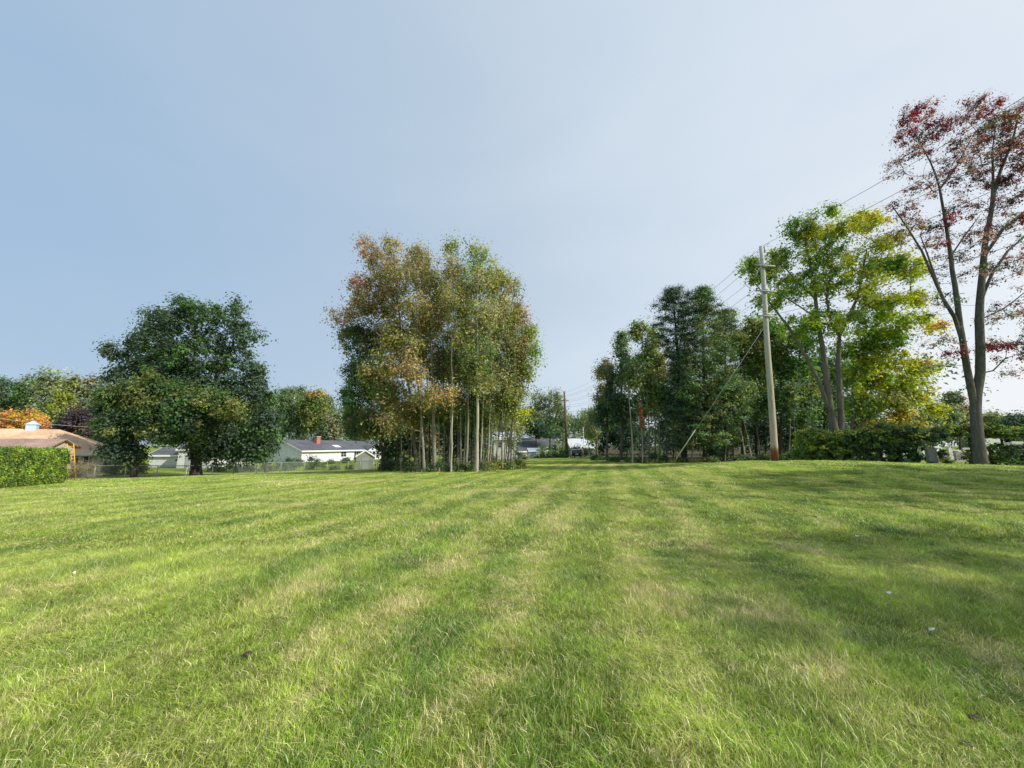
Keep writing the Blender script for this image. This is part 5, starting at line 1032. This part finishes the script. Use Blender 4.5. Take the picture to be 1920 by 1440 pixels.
gw = G(1013, 67); o = MB(); rr_ = random.Random(2)
x = 0
while x < 4.6:
    w_ = .35+.25*rr_.random(); o.box((x, 0, -.2), (x+w_-.02, .45, .62+.15*rr_.random())); x += w_
o = o.build('stone_wall', STONE); o.location = gw; tag(o, 'low dark stone wall left of the far wooden pole', 'wall')
# parked car and the pale pipe frame
cg = G(1081, 65); CARP = simple('black_car_paint', (.012, .012, .014), .25, .1, spec=.5); RUB = simple('tyre_rubber', (.02, .02, .02), .9)
e = empty('parked_car', cg, 0.0); tag(e, 'black vehicle seen from behind with a white plate under the pale frame', 'car')
MB().add([(-.75,0,.25),(.75,0,.25),(.75,2.6,.25),(-.75,2.6,.25),(-.78,0,.75),(.78,0,.75),(.78,2.6,.75),(-.78,2.6,.75),(-.62,.25,1.2),(.62,.25,1.2),(.62,2.0,1.2),(-.62,2.0,1.2)],
         [(0,3,2,1),(0,1,5,4),(1,2,6,5),(2,3,7,6),(3,0,4,7),(4,5,9,8),(5,6,10,9),(6,7,11,10),(7,4,8,11),(8,9,10,11)]).build('body', CARP, e)
MB().add([(-.60,.03,.82),(.60,.03,.82),(.52,.22,1.14),(-.52,.22,1.14)], [(0,1,2,3)]).build('rear_window', GLASS, e)
MB().box((-.22,-.03,.5),(.22,-.004,.66)).build('number_plate', WTRIM, e)
for s in (-1, 1):
    for y in (.5, 2.1):
        wl = MB().tube([(s*.68,y,.3),(s*.80,y,.3)], .30, 14).build('wheel', RUB, e); MB().tube([(s*.801,y,.3),(s*.815,y,.3)], .17, 10).build('rim', STEEL, wl)
    MB().box((s*.62-.08,-.02,.6),(s*.62+.08,-.003,.72)).build('tail_light', simple('red_lens', (.3, .02, .02), .2), e)
o = MB(); o.tube([(-.98,-.4,-.1),(-.98,-.4,1.15),(-.85,-.4,1.28),(.85,-.4,1.42),(.98,-.4,1.3),(.98,-.4,-.1)], .06, 6)
o.tube([(-.98,.7,-.1),(-.98,.7,1.15),(-.85,.7,1.28),(.85,.7,1.42),(.98,.7,1.3),(.98,.7,-.1)], .045, 6)
o = o.build('pipe_frame', simple('pale_pipe', (.62, .60, .56), .5), None, True); o.location = cg; tag(o, 'pale bent pipe frame standing over the black vehicle', 'frame')

# ------------------------------------------------------------------ cemetery
GRAN = simple('grey_granite', (.36, .36, .37), .75, .22, 14, bump=.2); LGRAN = simple('light_granite', (.55, .54, .52), .7, .18, 14); WMAR = simple('white_marble', (.74, .73, .70), .6, .12, 5); DGRAN = simple('dark_granite', (.20, .21, .21), .55, .3, 10)
def stone(label, px, Y, w_, h, mat, kind='slab', base=True):
    g = G(px, Y); e = empty('gravestone', g, random.uniform(-.15, .15)); tag(e, label, 'gravestone', 'gravestones behind the vine covered fence')
    z0 = .14 if base else 0
    if base: MB().box((-w_*.62, -.2, -.1), (w_*.62, .2, .138)).build('plinth', GRAN if mat is not GRAN else LGRAN, e)
    m = MB()
    if kind == 'slab':
        n = 10; pr = [(-w_/2, z0), (w_/2, z0)]+[(w_/2*math.cos(PI*k/n), h-.12+.12*math.sin(PI*k/n)) for k in range(n+1)]
    elif kind == 'obelisk': pr = [(-w_/2, z0), (w_/2, z0), (w_*.36, h*.88), (0, h), (-w_*.36, h*.88)]
    else: pr = [(-w_/2, z0), (w_/2, z0), (w_/2, h), (-w_/2, h)]
    k = len(pr); m.add([(x, -.10, z) for x, z in pr]+[(x, .10, z) for x, z in pr], [tuple(range(k)), tuple(range(2*k-1, k-1, -1))]+[(i, i+k, (i+1) % k+k, (i+1) % k) for i in range(k)])
    m.build('headstone', mat, e)
stone('dark grey marker stone standing in front of the fence line', 1743, 21.3, .44, .88, DGRAN, 'box', False)
for a in [('grey gravestone just right of the dark marker stone', 1765, 31, .60, .85, GRAN, 'slab'),('slim pale obelisk behind the small grey gravestone', 1778, 34, .42, 1.25, LGRAN, 'obelisk'),('wide grey gravestone left of the forked maple trunk', 1801, 31, 1.05, .78, GRAN, 'box'),
          ('white square gravestone half seen above the marker stone', 1757, 48, .9, 1.5, WMAR, 'box'),('low white gravestone behind the wide grey one', 1790, 44, 1.0, 1.0, WMAR, 'slab'),('small white gravestone left of the dark marker stone', 1732, 42, .7, 1.1, WMAR, 'slab'),
          ('grey gravestone right of the forked maple trunk', 1879, 30, .95, 1.5, GRAN, 'box'),('big white marble gravestone right of the forked maple', 1866, 42, 1.6, 2.2, WMAR, 'slab'),('white gravestone touching the right side of the maple trunk', 1853, 38, .9, 1.7, WMAR, 'slab'),
          ('dark gravestone between the obelisk and the wide grey stone', 1786, 38, .7, .95, DGRAN, 'slab'),('pale gravestone close to the left side of the maple trunk', 1815, 46, 1.3, 1.3, LGRAN, 'slab'),('pale gravestone seen low through the hedge gap', 1697, 40, .8, .9, WMAR, 'slab'),
          ('light gravestone seen under the leafy fence near its left part', 1625, 42, .8, .9, LGRAN, 'slab'),('white gravestone under the vines beside the golden maple', 1660, 46, 1.0, 1.1, WMAR, 'slab'),('pale gravestone at the far right edge', 1908, 40, 1.2, 1.8, LGRAN, 'slab'),('low pale stone behind the weeds at the right edge', 1896, 34, .9, 1.1, LGRAN, 'box')]:
    stone(*a)

# ------------------------------------------------------------------ small things lying on the lawn
def lawn_pt(px, py):
    p = P(px, py, 5.0); d = p-Vector((0, 0, CZ)); t = .2
    for _ in range(60):
        q = Vector((0, 0, CZ))+d*t; dz = q.z-gz(q.x, q.y)-.04
        if dz < .002: break
        t += dz/max(.05, -d.z)*.8 if d.z < 0 else .1
    return q
SCR = simple('pale_scrap', (.75, .73, .68), .7, .1); DRY = simple('dry_brown_leaf', (.34, .17, .07), .8, .3, 20); CLOD = simple('dark_soil', (.05, .042, .034), .95, .4, 20, bump=.6)
def scrap(label, px, py, w_, l_, mat, name, cat, seed):
    q = lawn_pt(px, py); r = random.Random(seed); n = 9; w_ *= .42; l_ *= .42; V = [(0, 0, .015)]
    for k in range(n):
        a = 2*PI*k/n; V.append((math.cos(a)*l_*(.4+.2*r.random()), math.sin(a)*w_*(.4+.25*r.random()), r.uniform(-.012, .02)))
    o = py_mesh(name, V, [(0, k+1, (k+1) % n+1) for k in range(n)], mat); o.location = q+Vector((0, 0, .035)); o.rotation_euler = (r.uniform(-.3, .1), r.uniform(-.2, .2), r.random()*3); tag(o, label, cat)
scrap('white scrap of paper farthest out on the shaded lawn', 1608, 1009, .10, .20, SCR, 'paper_scrap', 'litter', 1)
scrap('white scrap lying in the middle of the shaded lawn', 1668, 1118, .07, .14, SCR, 'paper_scrap', 'litter', 2)
scrap('thin white scrap nearest the viewer on the right lawn', 1748, 1189, .03, .10, SCR, 'paper_scrap', 'litter', 3)
scrap('brown fallen leaf on the left part of the lawn', 128, 1111, .09, .13, DRY, 'fallen_leaf', 'leaf', 4)
scrap('pale small leaf left of the brown leaf patch', 138, 1080, .05, .07, SCR, 'fallen_leaf', 'leaf', 5)
scrap('tan fallen leaf on the far left lawn', 358, 1011, .08, .16, simple('tan_leaf', (.6, .5, .3), .8), 'fallen_leaf', 'leaf', 6)
def clod(label, px, py, s, seed):
    s *= .6
    q = lawn_pt(px, py); r = np.random.default_rng(seed); V = []; Fc = []; n, m = 10, 6
    for i in range(m+1):
        for j in range(n):
            a = 2*PI*j/n; b = PI/2*i/m; k = s*(.8+.4*r.random()); V.append((math.cos(a)*math.cos(b)*k, math.sin(a)*math.cos(b)*k, math.sin(b)*s*.5*(.8+.4*r.random())))
    for i in range(m):
        for j in range(n): Fc.append((i*n+j, i*n+(j+1) % n, (i+1)*n+(j+1) % n, (i+1)*n+j))
    o = py_mesh('soil_clod', V, Fc, CLOD, None, True); o.location = q+Vector((0, 0, -.02)); tag(o, label, 'soil clod', 'dark clods of soil in the grass')
clod('dark soil clod at the right, larger one near the frame corner', 1828, 1340, .05, 1); clod('dark soil clod in the dry grass left of the middle', 465, 1221, .05, 2); clod('dark soil clod low in the right corner of the lawn', 1812, 1388, .04, 3); clod('small dark soil clod in the sunny patch right of the middle', 1200, 1182, .04, 4)
